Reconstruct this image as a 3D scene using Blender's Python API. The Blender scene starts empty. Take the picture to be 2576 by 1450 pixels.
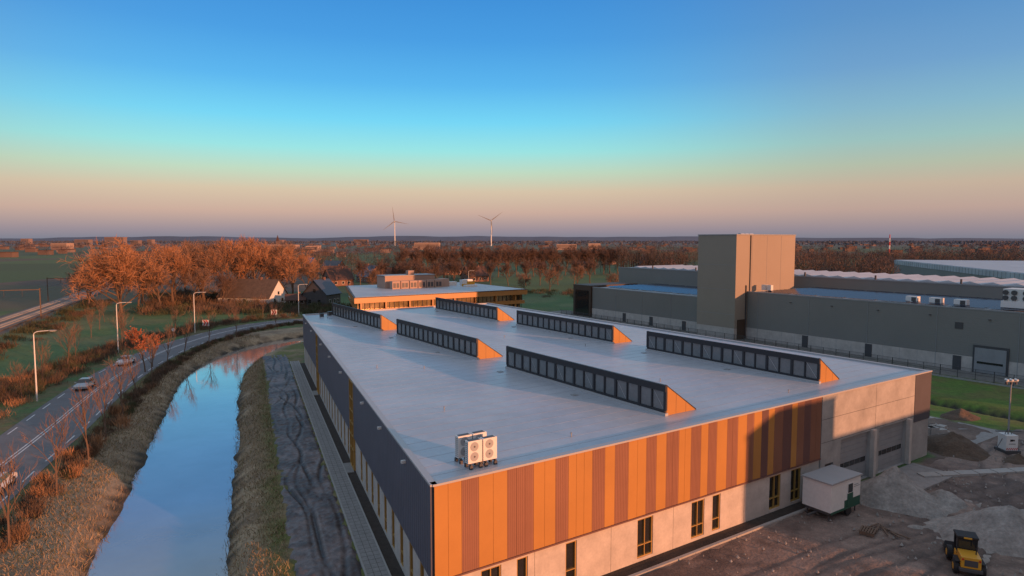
import bpy, math, random
import numpy as np
from mathutils import Vector
random.seed(4); rng=np.random.default_rng(4)
S=bpy.context.scene
def s2l(c):
    return tuple(((v/255)/12.92 if v/255<=0.04045 else ((v/255+0.055)/1.055)**2.4) for v in c)
# ------------------------------------------------------------ materials
def mat(name,col,rough=0.8,nscale=0.0,namt=0.0,bump=0.0,bscale=None,metal=0.0,spec=0.5,stretch=(1,1,1),wave=None,n2=None,attr=None):
    m=bpy.data.materials.new(name); m.use_nodes=True
    nt=m.node_tree; N=nt.nodes; Lk=nt.links; b=N['Principled BSDF']
    b.inputs['Roughness'].default_value=rough; b.inputs['Metallic'].default_value=metal
    b.inputs['Specular IOR Level'].default_value=spec
    tc=N.new('ShaderNodeTexCoord'); mp=N.new('ShaderNodeMapping'); mp.inputs['Scale'].default_value=stretch
    Lk.new(tc.outputs['Object'],mp.inputs['Vector'])
    src=None
    if attr:
        a=N.new('ShaderNodeAttribute'); a.attribute_name=attr; src=a.outputs['Color']
    else:
        r=N.new('ShaderNodeRGB'); r.outputs[0].default_value=(*col,1); src=r.outputs[0]
    for (sc,am) in [(nscale,namt)]+(n2 or []):
        if am<=0: continue
        n=N.new('ShaderNodeTexNoise'); n.inputs['Scale'].default_value=sc; n.inputs['Detail'].default_value=6; n.inputs['Roughness'].default_value=0.65
        Lk.new(mp.outputs[0],n.inputs['Vector'])
        mr=N.new('ShaderNodeMapRange'); mr.inputs[1].default_value=0.3; mr.inputs[2].default_value=0.7; mr.inputs[3].default_value=1-am; mr.inputs[4].default_value=1+am
        Lk.new(n.outputs[0],mr.inputs[0])
        vm=N.new('ShaderNodeVectorMath'); vm.operation='SCALE'
        Lk.new(src,vm.inputs[0]); Lk.new(mr.outputs[0],vm.inputs['Scale']); src=vm.outputs[0]
    Lk.new(src,b.inputs['Base Color'])
    if bump>0:
        n=N.new('ShaderNodeTexNoise'); n.inputs['Scale'].default_value=bscale or nscale*3 or 5; n.inputs['Detail'].default_value=6
        Lk.new(mp.outputs[0],n.inputs['Vector'])
        bp=N.new('ShaderNodeBump'); bp.inputs['Distance'].default_value=bump; bp.inputs['Strength'].default_value=1
        Lk.new(n.outputs[0],bp.inputs['Height']); Lk.new(bp.outputs[0],b.inputs['Normal'])
    if wave:
        vec,per,dep=wave
        dp=N.new('ShaderNodeVectorMath'); dp.operation='DOT_PRODUCT'; dp.inputs[1].default_value=vec
        Lk.new(tc.outputs['Object'],dp.inputs[0])
        mm=N.new('ShaderNodeMath'); mm.operation='MULTIPLY'; mm.inputs[1].default_value=2*math.pi/per
        Lk.new(dp.outputs['Value'],mm.inputs[0])
        sn=N.new('ShaderNodeMath'); sn.operation='SINE'; Lk.new(mm.outputs[0],sn.inputs[0])
        bp=N.new('ShaderNodeBump'); bp.inputs['Distance'].default_value=dep; bp.inputs['Strength'].default_value=0.8
        Lk.new(sn.outputs[0],bp.inputs['Height']); Lk.new(bp.outputs[0],b.inputs['Normal'])
    return m
VA=(0.834,0.552); VB=(-0.552,0.834)
dL=(-0.3757,0.9267)
M={}
M['roof']=mat('roof_membrane',(0.45,0.475,0.52),0.38,0.12,0.12,0.02,0.9,n2=[(0.8,0.06),(5,0.05)])
M['seam']=mat('roof_seam',(0.33,0.35,0.39),0.5,0.5,0.25)
M['concrete']=mat('concrete',(0.50,0.46,0.42),0.85,0.7,0.16,n2=[(6,0.07)])
M['concrete_d']=mat('concrete_grey',(0.36,0.35,0.335),0.85,0.45,0.20,n2=[(3,0.07)])
M['orange']=mat('cladding_orange',(0.44,0.215,0.06),0.5,0.25,0.08,spec=0.3)
M['brown']=mat('cladding_brown',(0.27,0.13,0.085),0.5,0.25,0.08,spec=0.3)
M['dbrown']=mat('trim_and_shaded_cladding',(0.17,0.09,0.08),0.5,0.9,0.05,spec=0.3)  # lower trim colour, also cladding with shade put into its colour
M['navy']=mat('cladding_dark',(0.105,0.105,0.14),0.5,0.5,0.08,wave=((dL[0],dL[1],0),0.5,0.02),spec=0.4)
M['navyf']=mat('cladding_dark_flat',(0.09,0.085,0.10),0.5,0.5,0.08,spec=0.4)
M['glass']=mat('window_glass',(0.02,0.022,0.025),0.08,spec=0.8)
M['oglass']=mat('office_glass',(0.50,0.34,0.18),0.12,metal=0.75,nscale=0.5,namt=0.5)  # golden tint paints warm reflections into the glass colour
M['skyglass']=mat('skylight_glass',(0.16,0.17,0.18),0.15,2,0.15,spec=0.9)
M['frame']=mat('frame_dark',(0.022,0.024,0.032),0.5)
M['gold']=mat('frame_gold',(0.42,0.25,0.07),0.5)
M['trim']=mat('roof_trim',(0.42,0.42,0.43),0.45)
M['white']=mat('white_paint',(0.72,0.72,0.70),0.5,3,0.06)
M['grey']=mat('grey_metal',(0.28,0.29,0.30),0.5,1,0.08)
M['dgrey']=mat('dark_metal',(0.07,0.07,0.075),0.5,1,0.1)
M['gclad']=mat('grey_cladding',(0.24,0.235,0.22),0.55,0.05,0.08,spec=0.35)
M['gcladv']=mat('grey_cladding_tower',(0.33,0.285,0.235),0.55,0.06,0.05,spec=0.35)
M['wroof']=mat('white_roof',(0.44,0.46,0.49),0.5,0.1,0.15)
M['groof']=mat('grey_roof',(0.34,0.35,0.36),0.7,0.1,0.15)
M['solar']=mat('solar_panel',(0.035,0.04,0.06),0.2,spec=0.7)
M['bronze']=mat('bronze_fascia',(0.50,0.24,0.08),0.4,0.5,0.06)
M['dkbrown']=mat('dark_brown_wall',(0.07,0.045,0.03),0.6)
M['asphalt']=mat('asphalt',(0.15,0.145,0.15),0.8,0.25,0.14,0.004,20,n2=[(3,0.08),(0.9,0.1)])
M['mark']=mat('road_marking',(0.62,0.62,0.62),0.7,2,0.25)
M['paving']=mat('paving',(0.27,0.26,0.25),0.85,1.5,0.15,0.01,6,n2=[(8,0.12)])
M['kerb']=mat('kerb_concrete',(0.36,0.35,0.33),0.85,2,0.1)
M['water']=mat('canal_water',(0.60,0.56,0.52),0.045,metal=0.68,bump=0.004,bscale=1.2,nscale=0.15,namt=0.08)
M['soil']=mat('planting_soil',(0.05,0.038,0.03),0.95,2,0.3,0.04,6)
M['sand']=mat('sand_pile',(0.27,0.25,0.23),0.95,0.7,0.3,0.10,2.5,n2=[(4,0.25)])
M['dirt']=mat('dirt_pile',(0.10,0.07,0.05),0.95,0.7,0.25,0.12,3,n2=[(6,0.25)])
M['bark']=mat('bark',(0.15,0.10,0.07),0.9,3,0.2)
M['twig_o']=mat('twigs_orange',(0.40,0.20,0.10),0.9,0.2,0.3)
M['twig_b']=mat('twigs_brown',(0.24,0.145,0.095),0.9,0.2,0.3)
M['twig_d']=mat('twigs_dark',(0.13,0.085,0.07),0.9,0.2,0.3)
M['leaf_o']=mat('autumn_leaves',(0.36,0.12,0.055),0.8,1,0.3)
M['veg']=mat('vegetation',(1,1,1),0.95,attr='Col')
M['earth']=mat('bare_earth',(1,1,1),0.85,1.5,0.25,0.07,4,attr='Col',n2=[(8,0.25),(0.3,0.15)])
M['mudm']=mat('wet_mud',(1,1,1),0.5,1.5,0.25,0.06,3,attr='Col',n2=[(8,0.25),(0.3,0.2)],spec=0.35)
M['ball']=mat('ballast',(0.16,0.13,0.11),0.95,1,0.2,0.03,8)
M['steel']=mat('steel',(0.35,0.34,0.33),0.4,metal=0.6)
M['tile']=mat('roof_tiles',(0.09,0.05,0.04),0.8,1,0.2)
M['thatch']=mat('thatch',(0.12,0.08,0.055),0.95,1,0.25)
M['brick']=mat('brick',(0.22,0.12,0.09),0.85,2,0.15)
M['black']=mat('black_rubber',(0.018,0.018,0.02),0.7)
M['yellow']=mat('yellow_paint',(0.65,0.33,0.03),0.4)
M['green']=mat('dark_green',(0.02,0.09,0.06),0.5)
M['red']=mat('sign_red',(0.55,0.03,0.03),0.5)
M['silver']=mat('car_silver',(0.45,0.46,0.48),0.25,metal=0.5)
M['carw']=mat('car_white',(0.7,0.7,0.72),0.25)
M['town']=mat('town_wall',(0.16,0.11,0.095),0.9,0.02,0.3)
M['townw']=mat('town_light_wall',(0.42,0.30,0.24),0.9,0.02,0.1)
M['flat']=mat('flats_wall',(0.24,0.175,0.16),0.9,0.02,0.2)
M['hill']=mat('distant_hill',(0.10,0.125,0.17),1.0,0.002,0.15)  # blue-grey puts distance haze into the hill colour
M['rlight']=mat('light_red',(0.5,0.02,0.01),0.4)
# ------------------------------------------------------------ builder
A0=(-4.3,34.6)
F0=(A0,VA,VB)
FL=(A0,dL,(-0.9267,-0.3757))
W0=((0,0),(1,0),(0,1))
def frame(o,ang):
    c,s=math.cos(ang),math.sin(ang); return (o,(c,s),(-s,c))
class B:
    def __init__(self,name):
        self.name=name; self.parts={}
    def part(self,p,m):
        return self.parts.setdefault(p,([],[],m))
    def add(self,p,m,vs,fs):
        V,F,_=self.part(p,m); o=len(V); V.extend(vs); F.extend([tuple(i+o for i in f) for f in fs])
    def hexa(self,p,m,pts):
        self.add(p,m,pts,[(0,3,2,1),(4,5,6,7),(0,1,5,4),(1,2,6,5),(2,3,7,6),(3,0,4,7)])
    def box(self,p,m,F,x,y,z):
        (o,ux,uy)=F
        def T(a,b,c): return (o[0]+a*ux[0]+b*uy[0], o[1]+a*ux[1]+b*uy[1], c)
        q=[(x[0],y[0]),(x[1],y[0]),(x[1],y[1]),(x[0],y[1])]
        self.hexa(p,m,[T(a,b,z[0]) for a,b in q]+[T(a,b,z[1]) for a,b in q])
    def poly(self,p,m,F,q,z0,z1):
        (o,ux,uy)=F
        def T(a,b,c): return (o[0]+a*ux[0]+b*uy[0], o[1]+a*ux[1]+b*uy[1], c)
        n=len(q)
        self.add(p,m,[T(a,b,z0) for a,b in q]+[T(a,b,z1) for a,b in q],
            [tuple(range(n,2*n)),tuple(reversed(range(n)))]+[(i,(i+1)%n,n+(i+1)%n,n+i) for i in range(n)])
    def pts(self,p,m,F,vs,fs):
        (o,ux,uy)=F
        self.add(p,m,[(o[0]+a*ux[0]+b*uy[0], o[1]+a*ux[1]+b*uy[1], c) for a,b,c in vs],fs)
    def cyl(self,p,m,p0,p1,r0,r1=None,n=10):
        r1=r0 if r1 is None else r1
        p0=Vector(p0);p1=Vector(p1); d=(p1-p0).normalized()
        u=d.orthogonal().normalized(); w=d.cross(u)
        vs=[];
        for P,r in ((p0,r0),(p1,r1)):
            for i in range(n):
                t=2*math.pi*i/n; vs.append(tuple(P+u*(r*math.cos(t))+w*(r*math.sin(t))))
        self.add(p,m,vs,[(i,(i+1)%n,n+(i+1)%n,n+i) for i in range(n)]+[tuple(reversed(range(n))),tuple(range(n,2*n))])
    def wall(self,p,m,F,x,z,y,ops):
        cur=x[0]
        for (a,b,c,d) in sorted(ops):
            if a>cur: self.box(p,m,F,(cur,a),y,z)
            if c>z[0]: self.box(p,m,F,(a,b),y,(z[0],c))
            if d<z[1]: self.box(p,m,F,(a,b),y,(d,z[1]))
            cur=b
        if cur<x[1]: self.box(p,m,F,(cur,x[1]),y,z)
    def done(self,loc=(0,0,0),bevel=0,rot=0,sc=1):
        e=bpy.data.objects.new(self.name,None); S.collection.objects.link(e); e.location=loc; e.rotation_euler[2]=rot; e.scale=(sc,)*3
        for p,(V,Fc,m) in self.parts.items():
            me=bpy.data.meshes.new(p); me.from_pydata(V,[],Fc); me.materials.append(M[m]); me.update()
            ob=bpy.data.objects.new(p,me); S.collection.objects.link(ob); ob.parent=e
            if bevel:
                md=ob.modifiers.new('bev','BEVEL'); md.width=bevel; md.segments=2
        return e
def meshobj(name,V,Fc,m,cols=None,smooth=False):
    me=bpy.data.meshes.new(name)
    V=np.asarray(V,dtype=np.float32); Fc=np.asarray(Fc,dtype=np.int32)
    k=Fc.shape[1]
    me.vertices.add(len(V)); me.vertices.foreach_set('co',V.ravel())
    me.loops.add(Fc.size); me.loops.foreach_set('vertex_index',Fc.ravel())
    me.polygons.add(len(Fc)); me.polygons.foreach_set('loop_start',np.arange(0,Fc.size,k,dtype=np.int32))
    me.update(calc_edges=True)
    if cols is not None:
        at=me.color_attributes.new('Col','FLOAT_COLOR','POINT')
        c=np.ones((len(V),4),dtype=np.float32); c[:,:3]=cols; at.data.foreach_set('color',c.ravel())
    me.materials.append(M[m] if isinstance(m,str) else m)
    if smooth: me.polygons.foreach_set('use_smooth',[True]*len(Fc))
    ob=bpy.data.objects.new(name,me); S.collection.objects.link(ob); return ob
def gridfaces(ny,nx):
    idx=np.arange(ny*nx).reshape(ny,nx)
    return np.c_[idx[:-1,:-1].ravel(),idx[:-1,1:].ravel(),idx[1:,1:].ravel(),idx[1:,:-1].ravel()]
# ------------------------------------------------------------ lines
def cat(pts,n=8):
    P=[np.array(p,float) for p in pts]; P=[2*P[0]-P[1]]+P+[2*P[-1]-P[-2]]; out=[]
    for i in range(1,len(P)-2):
        for k in range(n):
            t=k/n; a,b,c,d=P[i-1],P[i],P[i+1],P[i+2]
            out.append(0.5*((2*b)+(-a+c)*t+(2*a-5*b+4*c-d)*t*t+(-a+3*b-3*c+d)*t**3))
    out.append(P[-2]); return np.array(out)
def resample(c,st):
    d=np.r_[0,np.cumsum(np.linalg.norm(np.diff(c,axis=0),axis=1))]
    s=np.arange(0,d[-1],st); return np.c_[np.interp(s,d,c[:,0]),np.interp(s,d,c[:,1])]
ROAD=resample(cat([(-28,-6),(-35,18),(-41.5,36),(-45.9,50.3),(-48.9,59),(-53.7,73.4),(-62,97),(-67.5,118),(-70,136),(-69.3,155),(-65,170),(-58,178),(-49,176),(-40,164),(-26,152),(-6,150)]),1.5)
CAN=resample(cat([(-10,6),(-17,24),(-24.7,43.6),(-28.6,53.5),(-32.7,64),(-38,77),(-44,92),(-49.5,106),(-53,120),(-54,135),(-50.5,147),(-42,156),(-28,160),(-10,160)]),1.5)
def normals(c):
    t=np.gradient(c,axis=0); t/=np.linalg.norm(t,axis=1)[:,None]; return np.c_[t[:,1],-t[:,0]]
def ribbon(c,o0,o1,z,i0=0,i1=None):
    n=normals(c); c2=c[i0:i1]; n2=n[i0:i1]; k=len(c2)
    V=np.r_[np.c_[c2+n2*o0,np.full(k,z)],np.c_[c2+n2*o1,np.full(k,z)]]
    F=[(i,k+i,k+i+1,i+1) for i in range(k-1)]
    return V,F
def distline(X,Y,c):
    d=np.full(X.shape,1e9); sd=np.zeros(X.shape)
    for i in range(len(c)-1):
        ax,ay=c[i]; bx,by=c[i+1]; dx,dy=bx-ax,by-ay; L=dx*dx+dy*dy
        t=np.clip(((X-ax)*dx+(Y-ay)*dy)/L,0,1); ex=X-ax-t*dx; ey=Y-ay-t*dy; dd=np.hypot(ex,ey)
        k=dd<d; d=np.where(k,dd,d); sd=np.where(k,np.sign(ex*dy-ey*dx),sd)
    return d,sd
# ------------------------------------------------------------ ground
def axis(lo,hi,st,far):
    a=list(np.arange(lo,hi,st)); x=a[-1]; s=st
    while x<far: s*=1.25; x+=s; a.append(x)
    x=lo; s=st; b=[]
    while x>-far: s*=1.25; x-=s; b.append(x)
    return np.array(b[::-1]+a)
gx=axis(-150,95,0.8,16000); gy=axis(14,215,0.8,16000)
X,Y=np.meshgrid(gx,gy)
near=(X>-160)&(X<120)&(Y>0)&(Y<230)
dc=np.full(X.shape,500.); sc=np.ones(X.shape); dr=dc.copy(); sr=sc.copy()
a,b=distline(X[near],Y[near],CAN[::2]); dc[near]=a; sc[near]=b
a,b=distline(X[near],Y[near],ROAD[::2]); dr[near]=a; sr[near]=b
def sm(e0,e1,x):
    t=np.clip((x-e0)/(e1-e0),0,1); return t*t*(3-2*t)
def vnoise(X,Y,sc,seed):
    r=np.random.default_rng(seed).random((256,256)); x=X/sc; y=Y/sc
    xi=np.floor(x).astype(int); yi=np.floor(y).astype(int); fx=x-xi; fy=y-yi; fx=fx*fx*(3-2*fx); fy=fy*fy*(3-2*fy)
    g=lambda i,j:r[(xi+i)%256,(yi+j)%256]
    return (g(0,0)*(1-fx)+g(1,0)*fx)*(1-fy)+(g(0,1)*(1-fx)+g(1,1)*fx)*fy
nz=vnoise(X,Y,3.0,1)*0.6+vnoise(X,Y,1.1,2)*0.4; nzb=vnoise(X,Y,11,3)
edge=(vnoise(X,Y,2.2,5)-0.5)*0.8
la=(X-A0[0])*VA[0]+(Y-A0[1])*VA[1]; lb=(X-A0[0])*VB[0]+(Y-A0[1])*VB[1]
ls=(X-A0[0])*FL[1][0]+(Y-A0[1])*FL[1][1]; lo=(X-A0[0])*FL[2][0]+(Y-A0[1])*FL[2][1]
hw=4.25
Z=np.zeros(X.shape)
Z+=-2.0*(1-sm(hw-1.5,hw+2.6,dc+edge))
Z+=np.where(near&(dr>6)&(dc>6.5),(nz-0.5)*0.12,0)
Z-=np.where(near&(sr<0),0.5*np.exp(-((dr-9.5)/1.6)**2),0)
Z-=np.where(near&(lb<90),1.1*np.exp(-((la-82)/1.6)**2),0)
foot=((la>-1)&(lb>-1)&(la<57.5)&(lb<88)&(lo<1.2))
mud=(lo>2.9)&(lo<6.2)&(ls>-20)&(ls<96)
sitef=(la>-4)&(la<75)&(lb<-1.8)&(lb>-29.5)&(lo<0.5)
Z=np.where(foot|((lo>-1)&(lo<2.5)&(ls>-1)&(ls<90)),-0.03,Z)
Z=np.where(mud|sitef,-0.35,Z)
Z=np.where(dr<5.4,-0.03,Z)
def C(*c): return np.array(c)[None,None,:]
mixc=lambda a,b,t:a*(1-t[...,None])+b*t[...,None]
green=C(0.07,0.135,0.04); green2=C(0.11,0.145,0.055); tan=C(0.33,0.25,0.16); tan2=C(0.21,0.155,0.10)
sitec=C(0.22,0.165,0.135); sited=C(0.12,0.09,0.075)
col=mixc(green,green2,sm(0.3,0.7,nzb))
col=np.where(((dr<13+edge*3)&near)[...,None],mixc(C(0.13,0.115,0.05),green,sm(0.3,0.7,nz)),col)
between=(near&(sr>0)&(dr<60)&(sc<0)&(dc<14))
col=np.where(between[...,None],mixc(mixc(tan,tan2,sm(0.3,0.7,nz)),mixc(C(0.14,0.115,0.05),C(0.065,0.10,0.03),nz),(1-sm(5.3,7.0,dr+edge))),col)
rb=near&(sc>0)&(dc<14)
gband=sm(6.6,8.0,dc+edge)
col=np.where(rb[...,None],mixc(mixc(tan,tan2,sm(0.3,0.7,nz)),mixc(C(0.12,0.13,0.035),C(0.22,0.17,0.09),sm(.45,.75,nz)),gband),col)
sn=vnoise(X,Y,6,20)*0.6+vnoise(X,Y,2,21)*0.4
site=(lb<-0.5)&(la>0)|((la>57)&(la<73)&(lb<95))
col=np.where((site&(la<72.5)|((lb<-0.5)&(la>0)&(la<76)&(Y<66)))[...,None],mixc(sitec,sited,sm(0.4,0.75,sn)),col)
g3=(la>73)&(la<102)&(lb<100)&near
col=np.where(g3[...,None],mixc(C(0.08,0.15,0.02),C(0.11,0.125,0.03),sm(.4,.7,nz)),col)
col=np.where((near&(np.abs(la-82)<1.3)&(lb<90))[...,None],C(0.025,0.025,0.015),col)
col=np.where(((la>102)&(la<112)&(lb<130)&near)[...,None],C(0.19,0.19,0.18),col)
col=np.where((near&(dc<hw+0.6+edge))[...,None],C(0.05,0.042,0.03),col)
ra=(X+130)*0.923+(Y-160)*0.384
col=np.where((near&(np.abs(ra)<6.5))[...,None],C(0.13,0.10,0.08),col)
F=gridfaces(*X.shape)
gm=mat('ground_mat',(1,1,1),0.95,1.2,0.28,0.05,5,attr='Col',n2=[(0.12,0.18),(6,0.2)])
nt=gm.node_tree; N=nt.nodes; Lk=nt.links; bs=N['Principled BSDF']; src=bs.inputs['Base Color'].links[0].from_socket
tc=N.new('ShaderNodeTexCoord')
vo=N.new('ShaderNodeTexVoronoi'); vo.inputs['Scale'].default_value=0.0055; Lk.new(tc.outputs['Object'],vo.inputs['Vector'])
sp=N.new('ShaderNodeSeparateColor'); Lk.new(vo.outputs['Color'],sp.inputs[0])
cr=N.new('ShaderNodeValToRGB'); cr.color_ramp.interpolation='CONSTANT'
els=cr.color_ramp.elements; els[0].color=(0.05,0.095,0.03,1); els[1].position=0.3; els[1].color=(0.07,0.12,0.038,1)
for p_,c_ in ((0.55,(0.095,0.085,0.048,1)),(0.7,(0.048,0.085,0.03,1)),(0.88,(0.10,0.075,0.055,1))):
    e=els.new(p_); e.color=c_
Lk.new(sp.outputs[0],cr.inputs[0])
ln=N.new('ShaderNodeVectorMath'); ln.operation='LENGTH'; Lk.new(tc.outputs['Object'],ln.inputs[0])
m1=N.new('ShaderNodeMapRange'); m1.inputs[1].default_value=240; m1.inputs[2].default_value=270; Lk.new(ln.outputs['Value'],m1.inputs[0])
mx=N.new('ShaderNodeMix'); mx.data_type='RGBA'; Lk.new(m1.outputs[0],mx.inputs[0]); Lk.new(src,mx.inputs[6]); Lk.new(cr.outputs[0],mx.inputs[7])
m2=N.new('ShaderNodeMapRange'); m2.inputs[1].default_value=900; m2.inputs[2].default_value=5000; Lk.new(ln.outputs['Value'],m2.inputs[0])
mx2=N.new('ShaderNodeMix'); mx2.data_type='RGBA'; Lk.new(m2.outputs[0],mx2.inputs[0]); Lk.new(mx.outputs[2],mx2.inputs[6]); mx2.inputs[7].default_value=(0.11,0.12,0.14,1)  # far ground fades to blue-grey, aerial haze painted in by distance
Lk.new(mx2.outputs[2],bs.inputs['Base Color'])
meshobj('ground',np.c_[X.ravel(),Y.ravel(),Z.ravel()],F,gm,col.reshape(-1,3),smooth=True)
# mud track (fine mesh with wheel ruts)
gs=np.arange(-22,98,0.16); go=np.arange(2.42,7.0,0.11); SS,OO=np.meshgrid(gs,go,indexing='ij')
wob=(vnoise(SS,SS*0,9,12)-0.5)*1.3
ruts=np.zeros(SS.shape); rid=np.zeros(SS.shape)
for k,off in enumerate((3.3,4.9,5.5,4.2)):
    wk=wob*(1,1,1.6,-1.5)[k]+(vnoise(SS,SS*0+k*7,7,40+k)-0.5)*1.0
    dd=OO-off-wk; st=np.clip(vnoise(SS,SS*0+k*3,6,60+k)*1.8-0.25,0,1.2)
    ruts+=np.exp(-(dd/0.17)**2)*st; rid+=np.exp(-((np.abs(dd)-0.32)/0.12)**2)*st*0.4
mn=vnoise(SS,OO,0.8,13)*0.5+vnoise(SS,OO,0.3,14)*0.5; mb=vnoise(SS,OO,2.5,15)
ez=sm(2.42,2.7,OO)*(1-sm(6.5,6.95,OO+(vnoise(SS,OO,1.2,16)-0.5)*0.6))
ZZ=-0.12+0.16*ez+ez*(-ruts*0.15+rid*0.08+(mn-0.5)*0.22)
PX=A0[0]+SS*dL[0]+OO*FL[2][0]; PY=A0[1]+SS*dL[1]+OO*FL[2][1]
mc=mixc(C(0.19,0.15,0.14),C(0.08,0.063,0.06),sm(.35,.65,mn*0.45+mb*0.55)); mc=mixc(mc,C(0.03,0.025,0.026),np.clip(ruts,0,1)*0.88); mc=mixc(mc,C(0.27,0.22,0.20),np.clip(rid,0,1)*0.45)
meshobj('mud_track',np.c_[PX.ravel(),PY.ravel(),ZZ.ravel()],gridfaces(*SS.shape),'mudm',mc.reshape(-1,3),smooth=True)
# construction-site ground
ga=np.arange(-3,76,0.27); gb=np.arange(-30,-1.34,0.27); AA,BB=np.meshgrid(ga,gb,indexing='ij')
n1=vnoise(AA,BB,5,70)*0.5+vnoise(AA,BB,1.7,71)*0.3+vnoise(AA,BB,0.6,72)*0.2
tr_=np.zeros(AA.shape); rg=np.zeros(AA.shape)
paths=[[(-3,-9),(15,-8),(30,-9),(45,-12),(62,-11),(76,-8)],[(-3,-14),(18,-12),(32,-12.5),(48,-9),(60,-4.5),(70,-3)],[(10,-30),(20,-20),(33,-13),(50,-10),(70,-14)],[(30,-30),(38,-20),(44,-14),(48,-7),(49,-3)],[(0,-20),(20,-17),(40,-18),(60,-22)],[(42,-4),(50,-8),(58,-9),(70,-9)],[(5,-5),(20,-6),(34,-7),(46,-12),(52,-22)]]
for k,pt in enumerate(paths):
    c=resample(cat(pt),1.5); d,s_=distline(AA,BB,c)
    g=np.exp(-((d-0.85)/0.22)**2)*(0.4+vnoise(AA,BB,4,80+k)); tr_+=g; rg+=np.exp(-((np.abs(d-0.85)-0.4)/0.12)**2)*0.5
ZZ=0.02+(vnoise(AA,BB,4,8)-0.5)*0.25+(n1-0.5)*0.3-np.clip(tr_,0,1.3)*0.10+rg*0.05
ed=sm(-1.34,-2.4,BB); ZZ=ZZ*ed-0.02
PX=A0[0]+AA*VA[0]+BB*VB[0]; PY=A0[1]+AA*VA[1]+BB*VB[1]
mc=mixc(C(0.235,0.175,0.145),C(0.115,0.086,0.073),sm(.38,.66,n1)); mc=mixc(mc,C(0.20,0.175,0.16),sm(.6,.85,vnoise(AA,BB,8,75))*0.6); mc=mixc(mc,C(0.075,0.057,0.05),np.clip(tr_,0,1)*0.7)
meshobj('construction_ground',np.c_[PX.ravel(),PY.ravel(),ZZ.ravel()],gridfaces(*AA.shape),'earth',mc.reshape(-1,3),smooth=True)
V,Fr=ribbon(CAN,-6.5,6.5,-1.2); meshobj('canal_water',V,Fr,'water')
V,Fr=ribbon(ROAD,-4.3,4.3,0.0); meshobj('road',V,Fr,'asphalt')
mv=[];mf=[]
RD=resample(ROAD,0.5)
def addrib(o0,o1,i0,i1):
    V,Fr=ribbon(RD,o0,o1,0.006,i0,i1); o=len(mv); mv.extend(V.tolist()); mf.extend([tuple(i+o for i in f) for f in Fr])
addrib(-0.26,-0.12,0,len(RD)); addrib(0.12,0.26,0,len(RD))
for i in range(0,len(RD)-8,12):
    addrib(-3.75,-3.6,i,i+7); addrib(3.6,3.75,i,i+7)
meshobj('road_markings',mv,mf,'mark')
# railway
R=B('railway_track')
FR=((-130,160),(-0.384,0.923),(-0.923,-0.384))
R.box('ballast_bed','ball',FR,(-60,900),(-4.5,4.5),(-0.02,0.35))
for c in (-2.1,2.1):
    for g in (-0.72,0.72): R.box('rails','steel',FR,(-60,900),(c+g-0.05,c+g+0.05),(0.45,0.6))
    for i in range(-60,240): R.box('sleepers','kerb',FR,(i*0.7+0,i*0.7+0.26),(c-1.25,c+1.25),(0.36,0.46))
R.done()
for s in (-30,22,84,146,208,270):
    G=B('catenary_portal')
    for o in (-6.2,6.2):
        G.box('post','bark',FR,(s-0.12,s+0.12),(o-0.12,o+0.12),(0,8.6))
    G.box('beam','bark',FR,(s-0.1,s+0.1),(-6.2,6.2),(8.1,8.3))
    for o in (-2.1,2.1): G.box('insulator','dgrey',FR,(s-0.05,s+0.05),(o-0.05,o+0.05),(6.3,8.1))
    G.done()
W=B('catenary_wires')
for o in (-2.1,2.1):
    W.box('wire','dgrey',FR,(-60,400),(o-0.02,o+0.02),(6.3,6.34)); W.box('carrier','dgrey',FR,(-60,400),(o-0.02,o+0.02),(7.3,7.34))
W.done()
# ------------------------------------------------------------ main building
Bm=B('industrial_building'); h=8.8
Bm.poly('core','concrete_d',F0,[(0.4,0.35),(55.9,0.35),(55.9,85.8),(17.6,85.8)],0,8.4)
Bm.poly('roof','roof',F0,[(0.12,0.1),(56.0,0.1),(56.0,86),(17.45,86)],8.4,8.6)
pat=[('O',1.75),('B',1.15),('O',2.0),('B',1.35),('B',.6),('O',1.7),('B',1.05),('O',1.3),('O',.7),('B',1.1),('O',.9),('B',1.25),('O',1.7),('B',1.0),('O',1.0),('B',1.3),('O',1.3),('B',1.1),('O',.8),('B',1.0),('O',1.2),('B',1.3),('O',1.1),('B',.9),('O',1.0),('D',.9),('O',.8),('B',1.2),('D',1.2),('O',.8),('B',1.0),('D',1.0),('B',1.6)]  # D panels near the right end carry the facade's shade as darker colour
tot=sum(w for _,w in pat); x=0
for k,w in pat:
    w=w*36.8/tot; nm={'O':('panels_orange','orange'),'B':('panels_brown','brown'),'D':('panels_dark','dbrown')}[k]
    n=2 if w>1.25 else 1
    for j in range(n): Bm.box(nm[0],nm[1],F0,(x+j*w/n+0.008,x+(j+1)*w/n-0.008),(-0.14,0.34),(3.32,8.66))
    if k!='O':
        j=x+0.1
        while j<x+w-0.08:
            Bm.box(nm[0]+'_ribs',nm[1],F0,(j,j+0.05),(-0.152,-0.141),(3.33,8.65)); j+=0.14
    x+=w
Bm.box('panel_backing','frame',F0,(0,36.9),(-0.10,0.33),(3.30,8.62))
Bm.box('trim_lower','dbrown',F0,(-0.05,36.9),(-0.18,0.3),(3.2,3.30))
Bm.box('trim_front','trim',F0,(-0.1,56.3),(-0.2,0.25),(8.68,8.80))
wins=[(3.0,4.4),(5.5,6.3),(9.2,10.1),(15.4,16.9),(20.8,22.2),(23.1,24.0),(30,31.5),(32.9,34.3)]
Bm.wall('base_front','concrete',F0,(0.05,36.9),(0,3.2),(0.0,0.34),[(a,b,0.25,3.0) for a,b in wins])
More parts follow.
